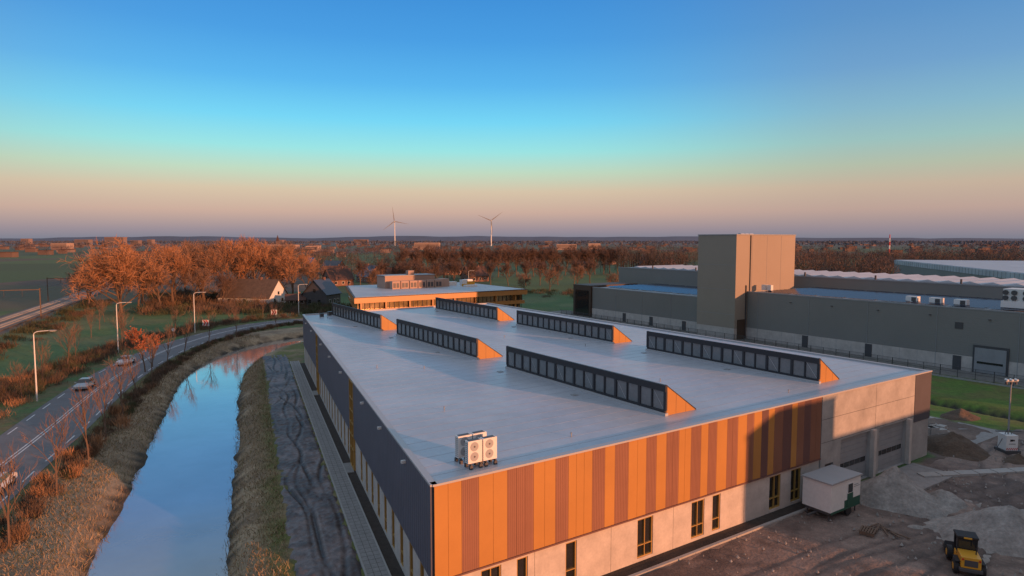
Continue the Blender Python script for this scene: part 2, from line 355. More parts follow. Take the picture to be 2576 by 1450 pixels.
def window(F,a,b,z0,z1,y=0.2,vert=1,hz=0.85,m='gold',t=0.09,yy=None):
    yo=0.06 if yy is None else yy
    Bm.box('window_glass','glass',F,(a,b),(y,y+0.05) if y>0 else (y-0.05,y),(z0,z1))
    ya=(yo,y+0.06) if y>0 else (y-0.06,yo)
    Bm.box('window_frames',m,F,(a,a+t),ya,(z0,z1)); Bm.box('window_frames',m,F,(b-t,b),ya,(z0,z1))
    Bm.box('window_frames',m,F,(a+t,b-t),ya,(z1-t,z1)); Bm.box('window_frames',m,F,(a+t,b-t),ya,(z0,z0+t))
    if hz: Bm.box('window_frames',m,F,(a+t,b-t),ya,(z0+hz,z0+hz+0.06))
    for i in range(1,vert+1):
        c=a+(b-a)*i/(vert+1); Bm.box('window_frames',m,F,(c-0.03,c+0.03),ya,(z0+t,z1-t))
for a,b in wins: window(F0,a,b,0.25,3.0,vert=1 if b-a>1.2 else 0)
for a in (6.8,13,18.9,26.8): Bm.box('panel_joints','frame',F0,(a,a+0.02),(-0.003,0.1),(0.02,3.18))
Bm.wall('concrete_section','concrete_d',F0,(36.92,53.0),(0,8.66),(-0.12,0.34),[(37.6,38.9,0.05,2.6),(40,44.9,0.05,4.4),(46.5,51.5,0.05,4.4)])
for z in (4.55,6.6): Bm.box('panel_joints','frame',F0,(36.95,53),(-0.124,0.1),(z,z+0.03))
for a in (45.7,): Bm.box('panel_joints','frame',F0,(a,a+0.03),(-0.124,0.1),(0.02,8.64))
Bm.box('personnel_door','dgrey',F0,(37.6,38.9),(0.15,0.22),(0.05,2.6))
for a,b in ((40,44.9),(46.5,51.5)):
    for i in range(9):
        z0=0.06+i*0.482; Bm.box('garage_door','grey',F0,(a,b),(0.16,0.22),(z0,z0+0.465))
    Bm.box('door_gap','dgrey',F0,(a,b),(0.2,0.25),(0.05,4.4))
    n=5
    for i in range(n):
        w=(b-a-0.4)/n; Bm.box('door_windows','glass',F0,(a+0.2+i*w+0.04,a+0.2+(i+1)*w-0.04),(0.14,0.2),(1.55,2.0))
    Bm.box('door_piers','concrete',F0,(b+0.05,b+0.5),(-0.5,-0.13),(0,4.5))
Bm.box('apron','paving',F0,(39.5,52.2),(-4.5,-0.6),(-0.2,0.10))
Bm.box('corner_panel','navyf',F0,(53.02,56.25),(-0.16,0.34),(3.9,8.66))
Bm.box('corner_base','concrete_d',F0,(53.02,56.15),(-0.1,0.34),(0,3.88))
Bm.box('wall_right','navy',F0,(55.95,56.2),(0.36,86.1),(3.3,8.66)); Bm.box('wall_right_base','concrete_d',F0,(55.92,56.1),(0.36,86.1),(0,3.28))
Bm.box('trim_right','trim',F0,(55.9,56.3),(0.27,86.4),(8.6,8.78)); Bm.box('trim_back','trim',F0,(17.4,55.88),(86.0,86.35),(8.5,8.78))
Bm.box('wall_back','navyf',F0,(17.6,55.9),(85.85,86.2),(3.3,8.5)); 
Ls=87.8
strips=[(28.2,30.6),(61.6,64.0)]
segs=[(0.05,28.2),(30.6,61.6),(64.0,Ls)]
for a,b in segs: Bm.box('wall_left','navy',FL,(a,b),(-0.3,0.14),(3.3,8.66))
Bm.box('trim_left','trim',FL,(-0.15,Ls),(-0.2,0.2),(8.68,8.80))
ops=[]
s=2.2
while s<Ls-3:
    if all(not(s+1.2>a-0.3 and s<b+0.3) for a,b in strips): ops.append((s,s+0.95,0.25,3.0))
    s+=2.75
Bm.wall('base_left','concrete',FL,(0.05,Ls),(0,3.2),(-0.34,0.0),ops+[(a,b,0.1,3.2) for a,b in strips])
for a,b,c,d in ops: window(FL,a,b,c,d,y=-0.2,vert=0,yy=-0.04)
for a,b in strips:
    window(FL,a,b,0.1,8.6,y=-0.12,vert=1,hz=0,yy=0.18,t=0.12)
    for z in (1.9,3.2,4.4,5.6,6.8): Bm.box('window_frames','gold',FL,(a,b),(-0.1,0.16),(z,z+0.12))
for s in (6,14,22,36,46,56,70,80):
    Bm.box('overflow_spouts','white',FL,(s,s+0.22),(0.14,0.42),(8.0,8.18))
for a0 in (21.4,41.8):
    for b0 in (3.2,31.6,59.8):
        b1=b0+22.2; z0=8.6; zt=10.9; wd=3.3
        Bm.pts('skylight_slope','groof',F0,[(a0,b0+0.1,zt),(a0+wd,b0+0.1,z0),(a0+wd,b1-0.1,z0),(a0,b1-0.1,zt)],[(0,1,2,3)])
        for bb,s_ in ((b0,1),(b1,-1)):
            Bm.pts('skylight_gable','orange',F0,[(a0,bb,z0),(a0+wd+0.05,bb,z0),(a0,bb,zt+0.04),(a0,bb+0.1*s_,z0),(a0+wd+0.05,bb+0.1*s_,z0),(a0,bb+0.1*s_,zt+0.04)],[(0,1,2),(5,4,3),(0,2,5,3),(1,4,5,2),(0,3,4,1)])
            Bm.pts('skylight_edge','frame',F0,[(a0,bb-0.02*s_,zt+0.02),(a0+wd+0.1,bb-0.02*s_,z0),(a0+wd+0.1,bb+0.12*s_,z0+0.0),(a0,bb+0.12*s_,zt+0.02),(a0,bb-0.02*s_,zt+0.1),(a0+wd+0.1,bb-0.02*s_,z0+0.08),(a0+wd+0.1,bb+0.12*s_,z0+0.08),(a0,bb+0.12*s_,zt+0.1)],[(0,1,2,3),(4,5,6,7),(0,1,5,4),(2,3,7,6)])
        for k in (1.1,2.2): Bm.box('gable_joints','frame',F0,(a0+k,a0+k+0.02),(b0-0.006,b0),(z0,zt-k*0.697))
        Bm.box('skylight_curb','trim',F0,(a0-0.22,a0+0.1),(b0-0.15,b1+0.1),(8.6,8.82))
        Bm.box('skylight_head','frame',F0,(a0-0.14,a0+0.08),(b0-0.05,b1+0.05),(10.45,10.97))
        Bm.box('skylight_sill','frame',F0,(a0-0.12,a0+0.08),(b0,b1),(8.83,9.0))
        Bm.box('skylight_glass','skyglass',F0,(a0-0.02,a0+0.04),(b0,b1),(9.0,10.45))
        n=16
        for i in range(n+1):
            c=b0+0.04+(b1-b0-0.08)*i/n; t=0.13 if i%2==0 else 0.07
            Bm.box('skylight_mullions','frame',F0,(a0-0.11,a0+0.05),(c-t,c+t),(9.0,10.45))
        for i in range(0,n,3):
            c=b0+(b1-b0)*(i+0.5)/n; w=(b1-b0)/n
            Bm.pts('skylight_bracing','trim',F0,[(a0-0.03,c-w*0.4,9.0),(a0-0.03,c-w*0.4+0.05,9.0),(a0-0.03,c+w*0.4+0.05,10.4),(a0-0.03,c+w*0.4,10.4)],[(0,1,2,3)])
for i in range(1,57):
    b=i*1.52; Bm.box('roof_seams','seam',F0,(b*0.2023+0.3,55.8),(b-0.025,b+0.025),(8.6,8.606))
for a,b in ((8,14),(14,30),(30,12),(33,44),(12,3),(36,2.5),(49,20),(47,60),(24,55),(18.5,80),(19.5,79),(10,33),(37.5,32)):
    P=(A0[0]+a*VA[0]+b*VB[0],A0[1]+a*VA[1]+b*VB[1])
    Bm.cyl('roof_vents','grey',(*P,8.6),(*P,8.85),0.04); Bm.cyl('roof_vents','dgrey',(*P,8.85),(*P,8.9),0.07)
for b in (12,24,38,52,66,78):
    for a in (19.5,39.8): Bm.box('roof_drains','grey',F0,(a,a+0.5),(b,b+0.5),(8.6,8.66))
Bm.box('roof_hatch','dgrey',F0,(21,22),(83,84),(8.6,9.3)); Bm.box('roof_hatch','dgrey',F0,(19.2,19.8),(82,82.6),(8.6,9.2))
Bm.done()
Pth=B('footpath')
Pth.box('slabs','paving',FL,(-60,90),(0.95,2.3),(-0.3,0.06)); 
for i in range(-40,150):
    Pth.box('joints','soil',FL,(i*0.6,i*0.6+0.02),(0.98,2.27),(0.0,0.064))
for k in (1.4,1.85): Pth.box('joints_long','soil',FL,(-60,90),(k,k+0.02),(0.0,0.067))
Pth.box('kerb_edges','kerb',FL,(-60,90),(2.3,2.42),(-0.3,0.1)); Pth.box('kerb_edges','kerb',FL,(-60,90),(0.85,0.95),(-0.3,0.1))
for a,b in strips: Pth.box('door_slab','paving',FL,(a-0.2,b+0.2),(0.16,0.85),(-0.2,0.08))
Pth.done()
PB=B('planting_bed'); PB.box('soil','soil',FL,(-0.5,Ls),(0.0,0.84),(-0.2,0.01)); PB.done()
Kb=B('kerb'); Kb.box('kerb_front','kerb',F0,(-1,36.5),(-1.35,-1.1),(-0.2,0.12)); Kb.box('gravel','soil',F0,(-1,36.5),(-1.09,-0.02),(-0.2,0.03)); Kb.done()
Pv=B('pavement_yard'); Pv.box('slabs','paving',F0,(60,72.5),(-1.3,95),(-0.2,0.02)); Pv.done()
# ------------------------------------------------------------ HVAC on roof
def hvac(a,b):
    U=B('air_conditioning_unit')
    U.box('casing','white',F0,(a,a+0.95),(b,b+0.40),(8.92,10.25))
    for k,z in enumerate((9.3,9.9)):
        cx=a+0.42; P0=(A0[0]+cx*VA[0]+b*VB[0],A0[1]+cx*VA[1]+b*VB[1])
        q0=(P0[0]-0.02*VB[0],P0[1]-0.02*VB[1],z); q1=(P0[0]+0.01*VB[0],P0[1]+0.01*VB[1],z)
        q3=(P0[0]-0.015*VB[0],P0[1]-0.015*VB[1],z)
        U.cyl('fan_ring','trim',q3,q1,0.28,n=20); U.cyl('fan_grille','groof',q0,q1,0.25,n=20)
        q2=(P0[0]-0.03*VB[0],P0[1]-0.03*VB[1],z); U.cyl('fan_hub','dgrey',q2,q0,0.06,n=10)
    for i in range(10): U.box('louvres','grey',F0,(a-0.012,a),(b+0.04,b+0.36),(9.0+i*0.12,9.05+i*0.12))
    for x in (a+0.1,a+0.75):
        U.box('feet','dgrey',F0,(x,x+0.08),(b-0.15,b+0.57),(8.82,8.92))
        for y in (b-0.15,b+0.42): U.box('feet','dgrey',F0,(x-0.06,x+0.14),(y,y+0.15),(8.6,8.82))
    U.box('top_cap','dgrey',F0,(a+0.1,a+0.85),(b+0.05,b+0.35),(10.25,10.27))
    U.done()
for a,b in ((2.95,1.3),(3.98,1.3),(2.95,2.5),(3.98,2.5)): hvac(a,b)
# ------------------------------------------------------------ grey complex
G=B('warehouse_complex')
def vol(p,a,b,z,m='gclad',roof='groof',base=2.5):
    if base: G.box(p+'_base','concrete',F0,(a[0]-0.05,a[1]),b,(0,base))
    G.box(p,m,F0,a,b,(base,z)); 
    G.box(p+'_roof',roof,F0,(a[0]+0.4,a[1]-0.4),(b[0]+0.4,b[1]-0.4),(z-0.2,z+0.05))
    G.box(p+'_cap','grey',F0,(a[0]-0.08,a[0]+0.35),(b[0],b[1]),(z,z+0.25))
vol('low_left',(107,131.8),(71.6,112),8.4)
vol('low_right',(108.6,131.8),(-60,60.9),10.4)
vol('upper',(132,160),(-60,128),13.0,roof='wroof',base=0)
G.box('infill','gclad',F0,(126,131.9),(61,71.5),(0,10.3))
G.box('tower_base','concrete',F0,(104.4,126.0),(61.0,71.5),(0,2.5))
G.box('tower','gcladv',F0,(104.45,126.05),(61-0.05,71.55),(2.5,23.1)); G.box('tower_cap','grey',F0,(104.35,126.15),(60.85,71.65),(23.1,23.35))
for k in range(3):
    aa=112+k*1.6; G.cyl('tower_rooflight','wroof',(A0[0]+aa*VA[0]+66*VB[0],A0[1]+aa*VA[1]+66*VB[1],22.95),(A0[0]+(aa+1.4)*VA[0]+66*VB[0],A0[1]+(aa+1.4)*VA[1]+66*VB[1],22.95),0.7,n=20)
for z in (5.5,11,16.5): G.box('tower_joints','grey',F0,(104.42,104.5),(61,71.5),(z,z+0.06))
for a in (110,115.3,120.6): G.box('tower_joints_v','grey',F0,(a,a+0.05),(60.92,61),(2.5,23.0))
for i in range(45):
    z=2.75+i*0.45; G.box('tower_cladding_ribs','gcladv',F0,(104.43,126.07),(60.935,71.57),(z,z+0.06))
G.box('downpipe','dgrey',F0,(107.9,108.1),(60.7,60.93),(0,12)); G.box('downpipe','dgrey',F0,(109.2,109.4),(60.75,60.93),(10.4,23.1))
G.box('recess_door','dkbrown',F0,(105.3,107.9),(60.8,60.93),(0,4.4))
G.box('entrance','dkbrown',F0,(106.5,125),(112.1,120),(0,9.0)); G.box('entrance_glass','glass',F0,(106.42,106.49),(113,119),(0.3,7.5))
for b in (98,88,77): G.box('doors','dgrey',F0,(106.88,106.94),(b,b+1.2),(0,2.3))
for b in (46,33,18,4): G.box('doors','dgrey',F0,(108.48,108.54),(b,b+1.3),(0,2.4))
G.box('loading_door','grey',F0,(108.3,108.5),(11.5,16.0),(0.1,4.2)); G.box('loading_door_windows','glass',F0,(108.27,108.3),(11.9,15.6),(1.6,1.95)); G.box('door_surround','dgrey',F0,(108.4,108.56),(11.2,16.3),(0,4.6))
for i in range(18):
    z=2.7+i*0.42
    G.box('cladding_ribs','gclad',F0,(108.57,108.62),(-60,60.85),(z,z+0.10))
    if z<8.1: G.box('cladding_ribs','gclad',F0,(106.97,107.02),(71.7,111.95),(z,z+0.10))
for b in range(-50,60,12): G.box('wall_joints','grey',F0,(108.53,108.6),(b,b+0.08),(0,10.4))
for b in range(-50,60,3): G.box('base_joints','grey',F0,(108.54,108.6),(b,b+0.04),(0,2.48))
for b in range(74,112,3): G.box('base_joints','grey',F0,(106.94,107),(b,b+0.04),(0,2.48))
for b in (82,92,102): G.box('wall_joints','grey',F0,(106.93,107),(b,b+0.08),(0,8.4))
for b in range(-40,58,9): G.box('wall_lights','dgrey',F0,(108.3,108.6),(b,b+0.3),(8.9,9.05))
G.box('wall_vent','dgrey',F0,(108.5,108.6),(18,19.2),(7,8.1))
for r in range(13):
    a=111+r*1.55
    for (b0,b1,z) in ((-45,58,10.5),(74,109,8.5)):
        b=b0
        while b<b1-4:
            G.pts('solar_panels','solar',F0,[(a,b,z+0.12),(a+1.15,b,z+0.36),(a+1.15,b+5.6,z+0.36),(a,b+5.6,z+0.12)],[(0,1,2,3)]); b+=6.1
for i in range(44):
    b=-50+i*4.0
    G.pts('roof_ridges','wroof',F0,[(136,b,13.08),(158,b,13.08),(158,b+2,13.6),(136,b+2,13.6),(136,b+4,13.08),(158,b+4,13.08)],[(0,1,2,3),(3,2,5,4),(0,3,4)])
for b in (27,23,19): 
    G.box('rooftop_unit','white',F0,(112,113.2),(b,b+2),(10.7,11.7)); G.box('rooftop_unit_grille','dgrey',F0,(111.97,112),(b+0.2,b+1.0),(10.85,11.55))
G.box('rooftop_chiller','white',F0,(112,116),(8,14),(10.9,12.0)); G.box('rooftop_chiller_frame','white',F0,(112.2,115.8),(8.2,13.8),(12.0,14.0))
for b in (9,10.6,12.2,13.4):
    p_=(A0[0]+111.9*VA[0]+b*VB[0],A0[1]+111.9*VA[1]+b*VB[1]); q_=(A0[0]+112.3*VA[0]+b*VB[0],A0[1]+112.3*VA[1]+b*VB[1])
    for z in (12.5,13.4): G.cyl('chiller_fans','dgrey',(*p_,z),(*q_,z),0.4,n=14)
for b in (58,59.4): G.box('tower_units','white',F0,(111.5,112.3),(b-1,b),(10.9,12.1))
for b in range(-40,120,17): G.box('roof_posts','dgrey',F0,(132.2,132.5),(b,b+0.3),(13,14.2))
G.done()
G=B('distribution_hall'); FH=((251,428),(-0.287,-0.958),(0.958,-0.287))
G.box('walls','gclad',FH,(0,250),(0,150),(0,6.4)); G.box('fascia','wroof',FH,(-0.2,250.2),(-0.2,150.2),(6.4,9.0)); G.box('roof','wroof',FH,(0.5,249),(0.5,149),(9.0,9.3))
for i in range(62): G.box('fascia_joints','grey',FH,(i*4,i*4+0.2),(-0.3,-0.2),(6.4,9.0))
G.done()
# ------------------------------------------------------------ office
O=B('office_building')
q=[(43.6,132.5),(98.5,132.5),(98.5,173),(57.2,178)]
def inset(q,d):
    cx=sum(p[0] for p in q)/4; cy=sum(p[1] for p in q)/4
    return [(p[0]+(d if p[0]<cx else -d),p[1]+(d if p[1]<cy else -d)) for p in q]
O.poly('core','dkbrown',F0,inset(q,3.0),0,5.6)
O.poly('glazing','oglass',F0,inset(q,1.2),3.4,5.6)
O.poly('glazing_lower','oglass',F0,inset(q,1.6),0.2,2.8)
O.poly('floor_band','bronze',F0,inset(q,0.6),2.7,3.7)
O.poly('fascia','bronze',F0,q,5.5,6.9); O.poly('fascia_edge','dkbrown',F0,inset(q,-0.1),6.9,7.05)
O.poly('roof','wroof',F0,inset(q,0.5),6.9,7.10)
for i in range(38):
    a=45.4+i*1.4; O.box('mullions','frame',F0,(a,a+0.12),(133.55,133.75),(3.7,5.5))
    O.box('mullions','frame',F0,(a,a+0.12),(133.95,134.15),(0.1,2.7))
    if i%5==0: O.box('columns','bronze',F0,(a,a+0.35),(133.0,133.5),(0,5.5))
for i in range(30):
    t=i/30; a=44.9+(58.4-44.9)*t; b=134+(176-134)*t
    O.box('mullions_side','gold' if i%3==0 else 'frame',F0,(a-0.15,a+0.15),(b,b+0.15),(0,5.5))
O.box('plant_room','townw',F0,(62.5,79.5),(157.5,164),(7.08,10.9)); O.box('plant_room_cap','grey',F0,(62.3,79.7),(157.3,164.2),(10.9,11.1))
O.box('plant_duct','townw',F0,(71,73),(159,161),(11.1,12.4))
for i in range(6):
    a=63.5+i*2.9; O.box('plant_units','townw',F0,(a,a+2.6),(154.2,156.2),(7.08,9.5)); 
    for k in (0.35,1.45): O.box('plant_louvres','dgrey',F0,(a+k,a+k+0.75),(154.1,154.2),(7.5,8.9))
O.box('plant_side','townw',F0,(80.9,84),(156,161),(7.08,9.6))
for a,b,w,hh in ((86,160,3,1.2),(90,158,2,1.8),(87,150,4,0.6),(95,165,3,1.4)): O.box('roof_equipment','white',F0,(a,a+w),(b,b+2),(7.08,7.08+hh))
O.box('yellow_duct','yellow',F0,(87.5,91),(153,154),(7.08,7.9)); O.box('yellow_duct','yellow',F0,(90,92.5),(154.2,155),(7.08,8.6))
O.done()
# ------------------------------------------------------------ houses
def house(name,cx,cy,L,Wd,eave,ridge,ang,wall,roof,gable=None):
    F=frame((cx,cy),ang); H_=B(name); l=L/2; w=Wd/2
    H_.box('walls',wall,F,(-l,l),(-w,w),(0,eave))
    for sgn in (-1,1):
        H_.pts('gables',gable or wall,F,[(sgn*l,-w,eave),(sgn*l,w,eave),(sgn*l,0,ridge)],[(0,1,2)])
    e=0.4
    for sgn in (-1,1):
        y0=sgn*(w+e); z0=eave-e*(ridge-eave)/w
        H_.pts('roof',roof,F,[(-l-e,y0,z0),(l+e,y0,z0),(l+e,0,ridge+0.05),(-l-e,0,ridge+0.05),(-l-e,y0,z0+0.2),(l+e,y0,z0+0.2),(l+e,0,ridge+0.25),(-l-e,0,ridge+0.25)],[(0,1,2,3),(4,5,6,7),(0,1,5,4),(0,3,7,4),(1,2,6,5)])
    for x in (-l*0.6,0,l*0.5):
        for sgn in (-1,1): 
            H_.box('windows','glass',F,(x,x+1.1),(sgn*w-0.04,sgn*w+0.04),(0.9,2.1)); H_.box('window_frames','white',F,(x-0.1,x+1.2),(sgn*w-0.03,sgn*w+0.03),(0.8,2.2))
    for sgn in (-1,1):
        for y in (-w*0.5,w*0.3): H_.box('windows','glass',F,(sgn*l-0.04,sgn*l+0.04),(y,y+1),(0.9,2.1))
        H_.box('windows','glass',F,(sgn*l-0.04,sgn*l+0.04),(-0.5,0.5),(eave+0.6,eave+1.7))
    H_.box('chimney','brick',F,(l*0.3,l*0.3+0.7),(-0.35,0.35),(ridge-0.8,ridge+0.9))
    return H_.done()
house('thatched_farmhouse',-90,226,20,11,2.8,8.4,-0.25,'white','thatch','white')
house('black_house',-65,222,9,9,4.0,8.5,1.3,'dgrey','solar','dgrey')
house('garden_shed',-73,219,6,4,2.2,3.8,0.3,'dgrey','tile')
hs=[(-60,330),(-75,345),(-98,360),(-40,420),(-115,420),(20,520),(60,540),(95,470),(120,500),(150,430),(185,440),(-160,520),(-190,540),(-230,600),(-10,640),(210,520),(240,560),(-290,640),(90,600),(-330,700),(300,520),(260,470),(130,640),(-85,318),(-20,350),(100,330),(165,390)]
for i,(x,y) in enumerate(hs):
    house('brick_house',x,y,random.uniform(10,16),random.uniform(8,10),3.2,random.uniform(7.5,9),random.uniform(0,3),random.choice(['brick','brick','townw']),random.choice(['tile','tile','solar']),'brick')
T=B('distant_town')
for i in range(300):
    y=random.uniform(700,3600); x=random.uniform(-0.8,0.85)*y
    if i>230: x=random.uniform(-0.8,-0.1)*y
    w=random.uniform(8,26); hh=random.uniform(4,7); d=random.uniform(8,14)
    T.box('low_blocks' if i%3 else 'light_blocks','town' if i%3 else 'flat',W0,(x,x+w),(y,y+d),(0,hh))
    T.box('low_roofs','tile',W0,(x-0.5,x+w+0.5),(y-0.5,y+d+0.5),(hh,hh+0.6))
def dblock(x0,x1,yt,D,p='flats',m='flat'):
    z=22-(yt-605)/1640*D; X0=(x0-1288)/1640*D; X1=(x1-1288)/1640*D
    T.box(p,m,W0,(X0,X1),(D,D+25),(0,z))
    fl=int(z/3)
    for k in range(1,fl): T.box(p+'_window_bands','dgrey',W0,(X0+1,X1-1),(D-0.3,D),(k*3+0.8,k*3+2.2))
for a in ((265,313,597,2600),(190,225,603,2400),(55,75,601,3000),(330,350,605,2500),(372,384,603,2700),(890,925,603,3000),(560,580,606,2400),(700,712,604,2700),(1960,1975,605,2800),(1370,1390,607,2500)): dblock(*a)
for a in ((1043,1105,611,1500),(665,745,616,1300),(770,800,619,1300),(1400,1450,615,1500),(1480,1510,613,1600),(130,170,612,1500),(600,640,619,1300)): dblock(*a,p='sheds',m='townw')
T.done()
K=B('radio_mast')
for i in range(6):
    K.cyl('mast_red' if i%2 else 'mast_white','red' if i%2 else 'white',(520,900,5*i),(520,900,5*i+5),1.2-0.12*i,n=8)
K.done()
K=B('church'); K.box('nave','town',W0,(-590,-560),(1650,1662),(0,12)); K.box('tower','town',W0,(-597,-590),(1652,1659),(0,20)); K.pts('spire','tile',W0,[(-597,1652,20),(-590,1652,20),(-590,1659,20),(-597,1659,20),(-593.5,1655.5,36)],[(0,1,4),(1,2,4),(2,3,4),(3,0,4)]); K.done()
def turbine(x,y,hub,bl,angs):
    T=B('wind_turbine'); T.cyl('tower','white',(x,y,0),(x,y,hub),2.4,1.4,n=16)
    T.box('nacelle','white',W0,(x-2,x+2),(y-5,y+6),(hub-2,hub+2)); T.cyl('hub','white',(x,y-8,hub),(x,y-5,hub),1.4,2.3,n=12)
    for a in angs:
        a=math.radians(a); c,s=math.cos(a),math.sin(a)
        def Q(r,w): return (x+r*c-w*s,y-6.5,hub+r*s+w*c)
        vs=[Q(0,-1.4),Q(bl*.2,-1.8),Q(bl*.6,-0.9),Q(bl,-0.3),Q(bl,0.3),Q(bl*.6,1.0),Q(bl*.2,2.0),Q(0,1.4)]
        n=len(vs); vs=vs+[(p[0],p[1]+0.7,p[2]) for p in vs]
        T.add('blades','grey',vs,[tuple(range(n)),tuple(range(n,2*n))]+[(i,(i+1)%n,n+(i+1)%n,n+i) for i in range(n)])
    T.done()
turbine(-475,2650,98,57,(97,217,-11)); turbine(-81,2540,98,55,(37,157,-83))
hx=np.linspace(-11000,11000,240); hz=35+40*vnoise(hx,hx*0,1500,31)+14*vnoise(hx,hx*0,260,32)
V=np.r_[np.c_[hx,np.full(240,9000.),np.zeros(240)],np.c_[hx,np.full(240,9400.),hz],np.c_[hx,np.full(240,10500.),np.zeros(240)]]
Fh=[(i,i+1,240+i+1,240+i) for i in range(239)]+[(240+i,241+i,481+i,480+i) for i in range(239)]
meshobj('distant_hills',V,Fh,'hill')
# ------------------------------------------------------------ trees
def tree_data(seed,H,spread,trunk_r,nl=(7,5,5,6),up=0.6,twl=0.9,tww=0.05,trunkfrac=0.3,leaf=0):
    r=random.Random(seed); bark=([],[]); tw=([],[])
    def tube(P,R,n,dst):
        V,F=dst; o=len(V)
        for k,(p,rr) in enumerate(zip(P,R)):
            d=(P[min(k+1,len(P)-1)]-P[max(k-1,0)]).normalized(); u=d.orthogonal().normalized(); w=d.cross(u)
            for i in range(n):
                t=2*math.pi*i/n; V.append(tuple(p+u*(rr*math.cos(t))+w*(rr*math.sin(t))))
        for k in range(len(P)-1):
            for i in range(n): F.append((o+k*n+i,o+k*n+(i+1)%n,o+(k+1)*n+(i+1)%n,o+(k+1)*n+i))
    def rv(): return Vector((r.gauss(0,1),r.gauss(0,1),r.gauss(0,1))).normalized()
    def branch(p,d,L,R,lv):
        if lv>=len(nl):
            q=p+d*L; s=d.cross(rv()).normalized()*tww*0.5; V,F=tw; o=len(V)
            m=p+d*L*0.5+rv()*L*0.08
            V.extend([tuple(p-s),tuple(p+s),tuple(m+s),tuple(m-s),tuple(q+s*0.3),tuple(q-s*0.3)]); F.extend([(o,o+1,o+2,o+3),(o+3,o+2,o+4,o+5)])
            if leaf:
                for _ in range(leaf):
                    c=p+d*L*r.random()+rv()*0.1; a=rv()*0.09; b=a.cross(rv()).normalized()*0.07; V,F=lf; o=len(V)
                    V.extend([tuple(c-a-b),tuple(c+a-b),tuple(c+a+b),tuple(c-a+b)]); F.append((o,o+1,o+2,o+3))
            return
        n=4; P=[p]; Rr=[R]; dd=d.copy()
        for k in range(n):
            dd=(dd+rv()*0.16+Vector((0,0,0.07*up))).normalized(); P.append(P[-1]+dd*L/n); Rr.append(R*(1-0.6*(k+1)/n))
        tube(P,Rr,6 if lv==0 else (4 if lv<2 else 3),bark)
        for i in range(nl[lv]):
            t=(trunkfrac+(1-trunkfrac)*(i+0.6)/nl[lv]) if lv==0 else (0.3+0.7*(i+r.random())/nl[lv])
            f=t*n; k=min(int(f),n-1); q=P[k].lerp(P[k+1],f-k)
            ax=(P[k+1]-P[k]).normalized(); side=ax.cross(rv()).normalized()
            if lv==0:
                ang=2.4*i+r.random(); side=Vector((math.cos(ang),math.sin(ang),0))
            sp=spread*(0.55+0.25*r.random())
            nd=(ax*(1-sp*0.6)+side*sp+Vector((0,0,0.25*up))).normalized()
            if lv==0: LL=H*0.48*(1.15-0.55*t)*(0.8+0.4*r.random())*(0.6+0.6*spread)
            elif lv<len(nl)-1: LL=L*0.52*(0.7+0.5*r.random())
            else: LL=twl*(0.6+0.8*r.random())
            branch(q,nd,LL,max(R*0.42,0.012),lv+1)
    lf=([],[])
    branch(Vector((0,0,-0.15)),Vector((0,0,1)),H*0.72,trunk_r,0)
    return bark,tw,lf
def mk(name,V,F,m):
    me=bpy.data.meshes.new(name); me.from_pydata(V,[],F); me.materials.append(M[m]); return me
def tree_lib(variants,**kw):
    out=[]
    for sd,tm in variants:
        b,t,l=tree_data(sd,**kw); ms=[('trunk_and_limbs',mk('limbs',b[0],b[1],'bark')),('twigs',mk('twigs',t[0],t[1],tm))]
        if l[0]: ms.append(('leaves',mk('leaves',l[0],l[1],'leaf_o')))
        out.append(ms)
    return out
def put(name,ms,x,y,z=0,sc=1,rot=None,sz=1):
    e=bpy.data.objects.new(name,None); S.collection.objects.link(e); e.location=(x,y,z); e.scale=(sc,sc,sc*sz); e.rotation_euler[2]=random.uniform(0,6.28) if rot is None else rot
    for n,me in ms:
        o=bpy.data.objects.new(n,me); S.collection.objects.link(o); o.parent=e
big=tree_lib([(1,'twig_o'),(2,'twig_b'),(3,'twig_b'),(4,'twig_d')],H=16,spread=0.85,trunk_r=0.4,nl=(9,6,6,8),twl=1.5,tww=0.07,trunkfrac=0.25)
wide=tree_lib([(11,'twig_o')],H=17,spread=1.2,trunk_r=0.5,nl=(14,8,7,8),twl=1.9,tww=0.09,trunkfrac=0.10)
ave=tree_lib([(5,'twig_d'),(6,'twig_d')],H=16,spread=0.75,trunk_r=0.4,nl=(9,6,6,7),twl=1.5,tww=0.08,trunkfrac=0.28)
young=tree_lib([(21,'twig_b'),(22,'twig_b'),(23,'twig_d')],H=6.8,spread=0.55,trunk_r=0.09,nl=(9,5,5),twl=0.7,tww=0.022,trunkfrac=0.3)
leafy=tree_lib([(31,'twig_o')],H=6.5,spread=0.7,trunk_r=0.11,nl=(9,5,5),twl=0.7,tww=0.03,trunkfrac=0.3,leaf=4)
put('willow_tree',wide[0],-118,196,sc=1.1,rot=0)
for x,y,s,k in ((-140,215,.8,1),(-131,228,.9,3),(-124,214,.9,2),(-112,214,1.1,0),(-106,222,1.15,2),(-112,236,1.2,1),(-101,232,1.2,0),(-97,244,1.25,0),(-104,250,1.2,1),(-120,245,1.15,3),(-92,252,1.2,2),(-110,262,1.15,3),(-100,268,1.1,1),(-128,255,1.,1),(-122,203,0.75,0),(-110,203,0.75,2),(-104,210,0.75,2),(-98,219,0.6,3),(-80,238,1.05,0),(-77,243,.8,2),(-86,242,.7,1),(-55,262,.6,1),(-50,300,.7,3),(-38,290,.6,3),(-150,230,.7,3),(-160,240,.6,1),(-94,236,1.1,0),(-118,226,1.1,0),(15,275,.6,1),(5,262,.5,1),(30,300,.6,2),(40,262,.5,1)):
    put('bare_tree',big[k],x+random.uniform(-1,1),y,sc=s)
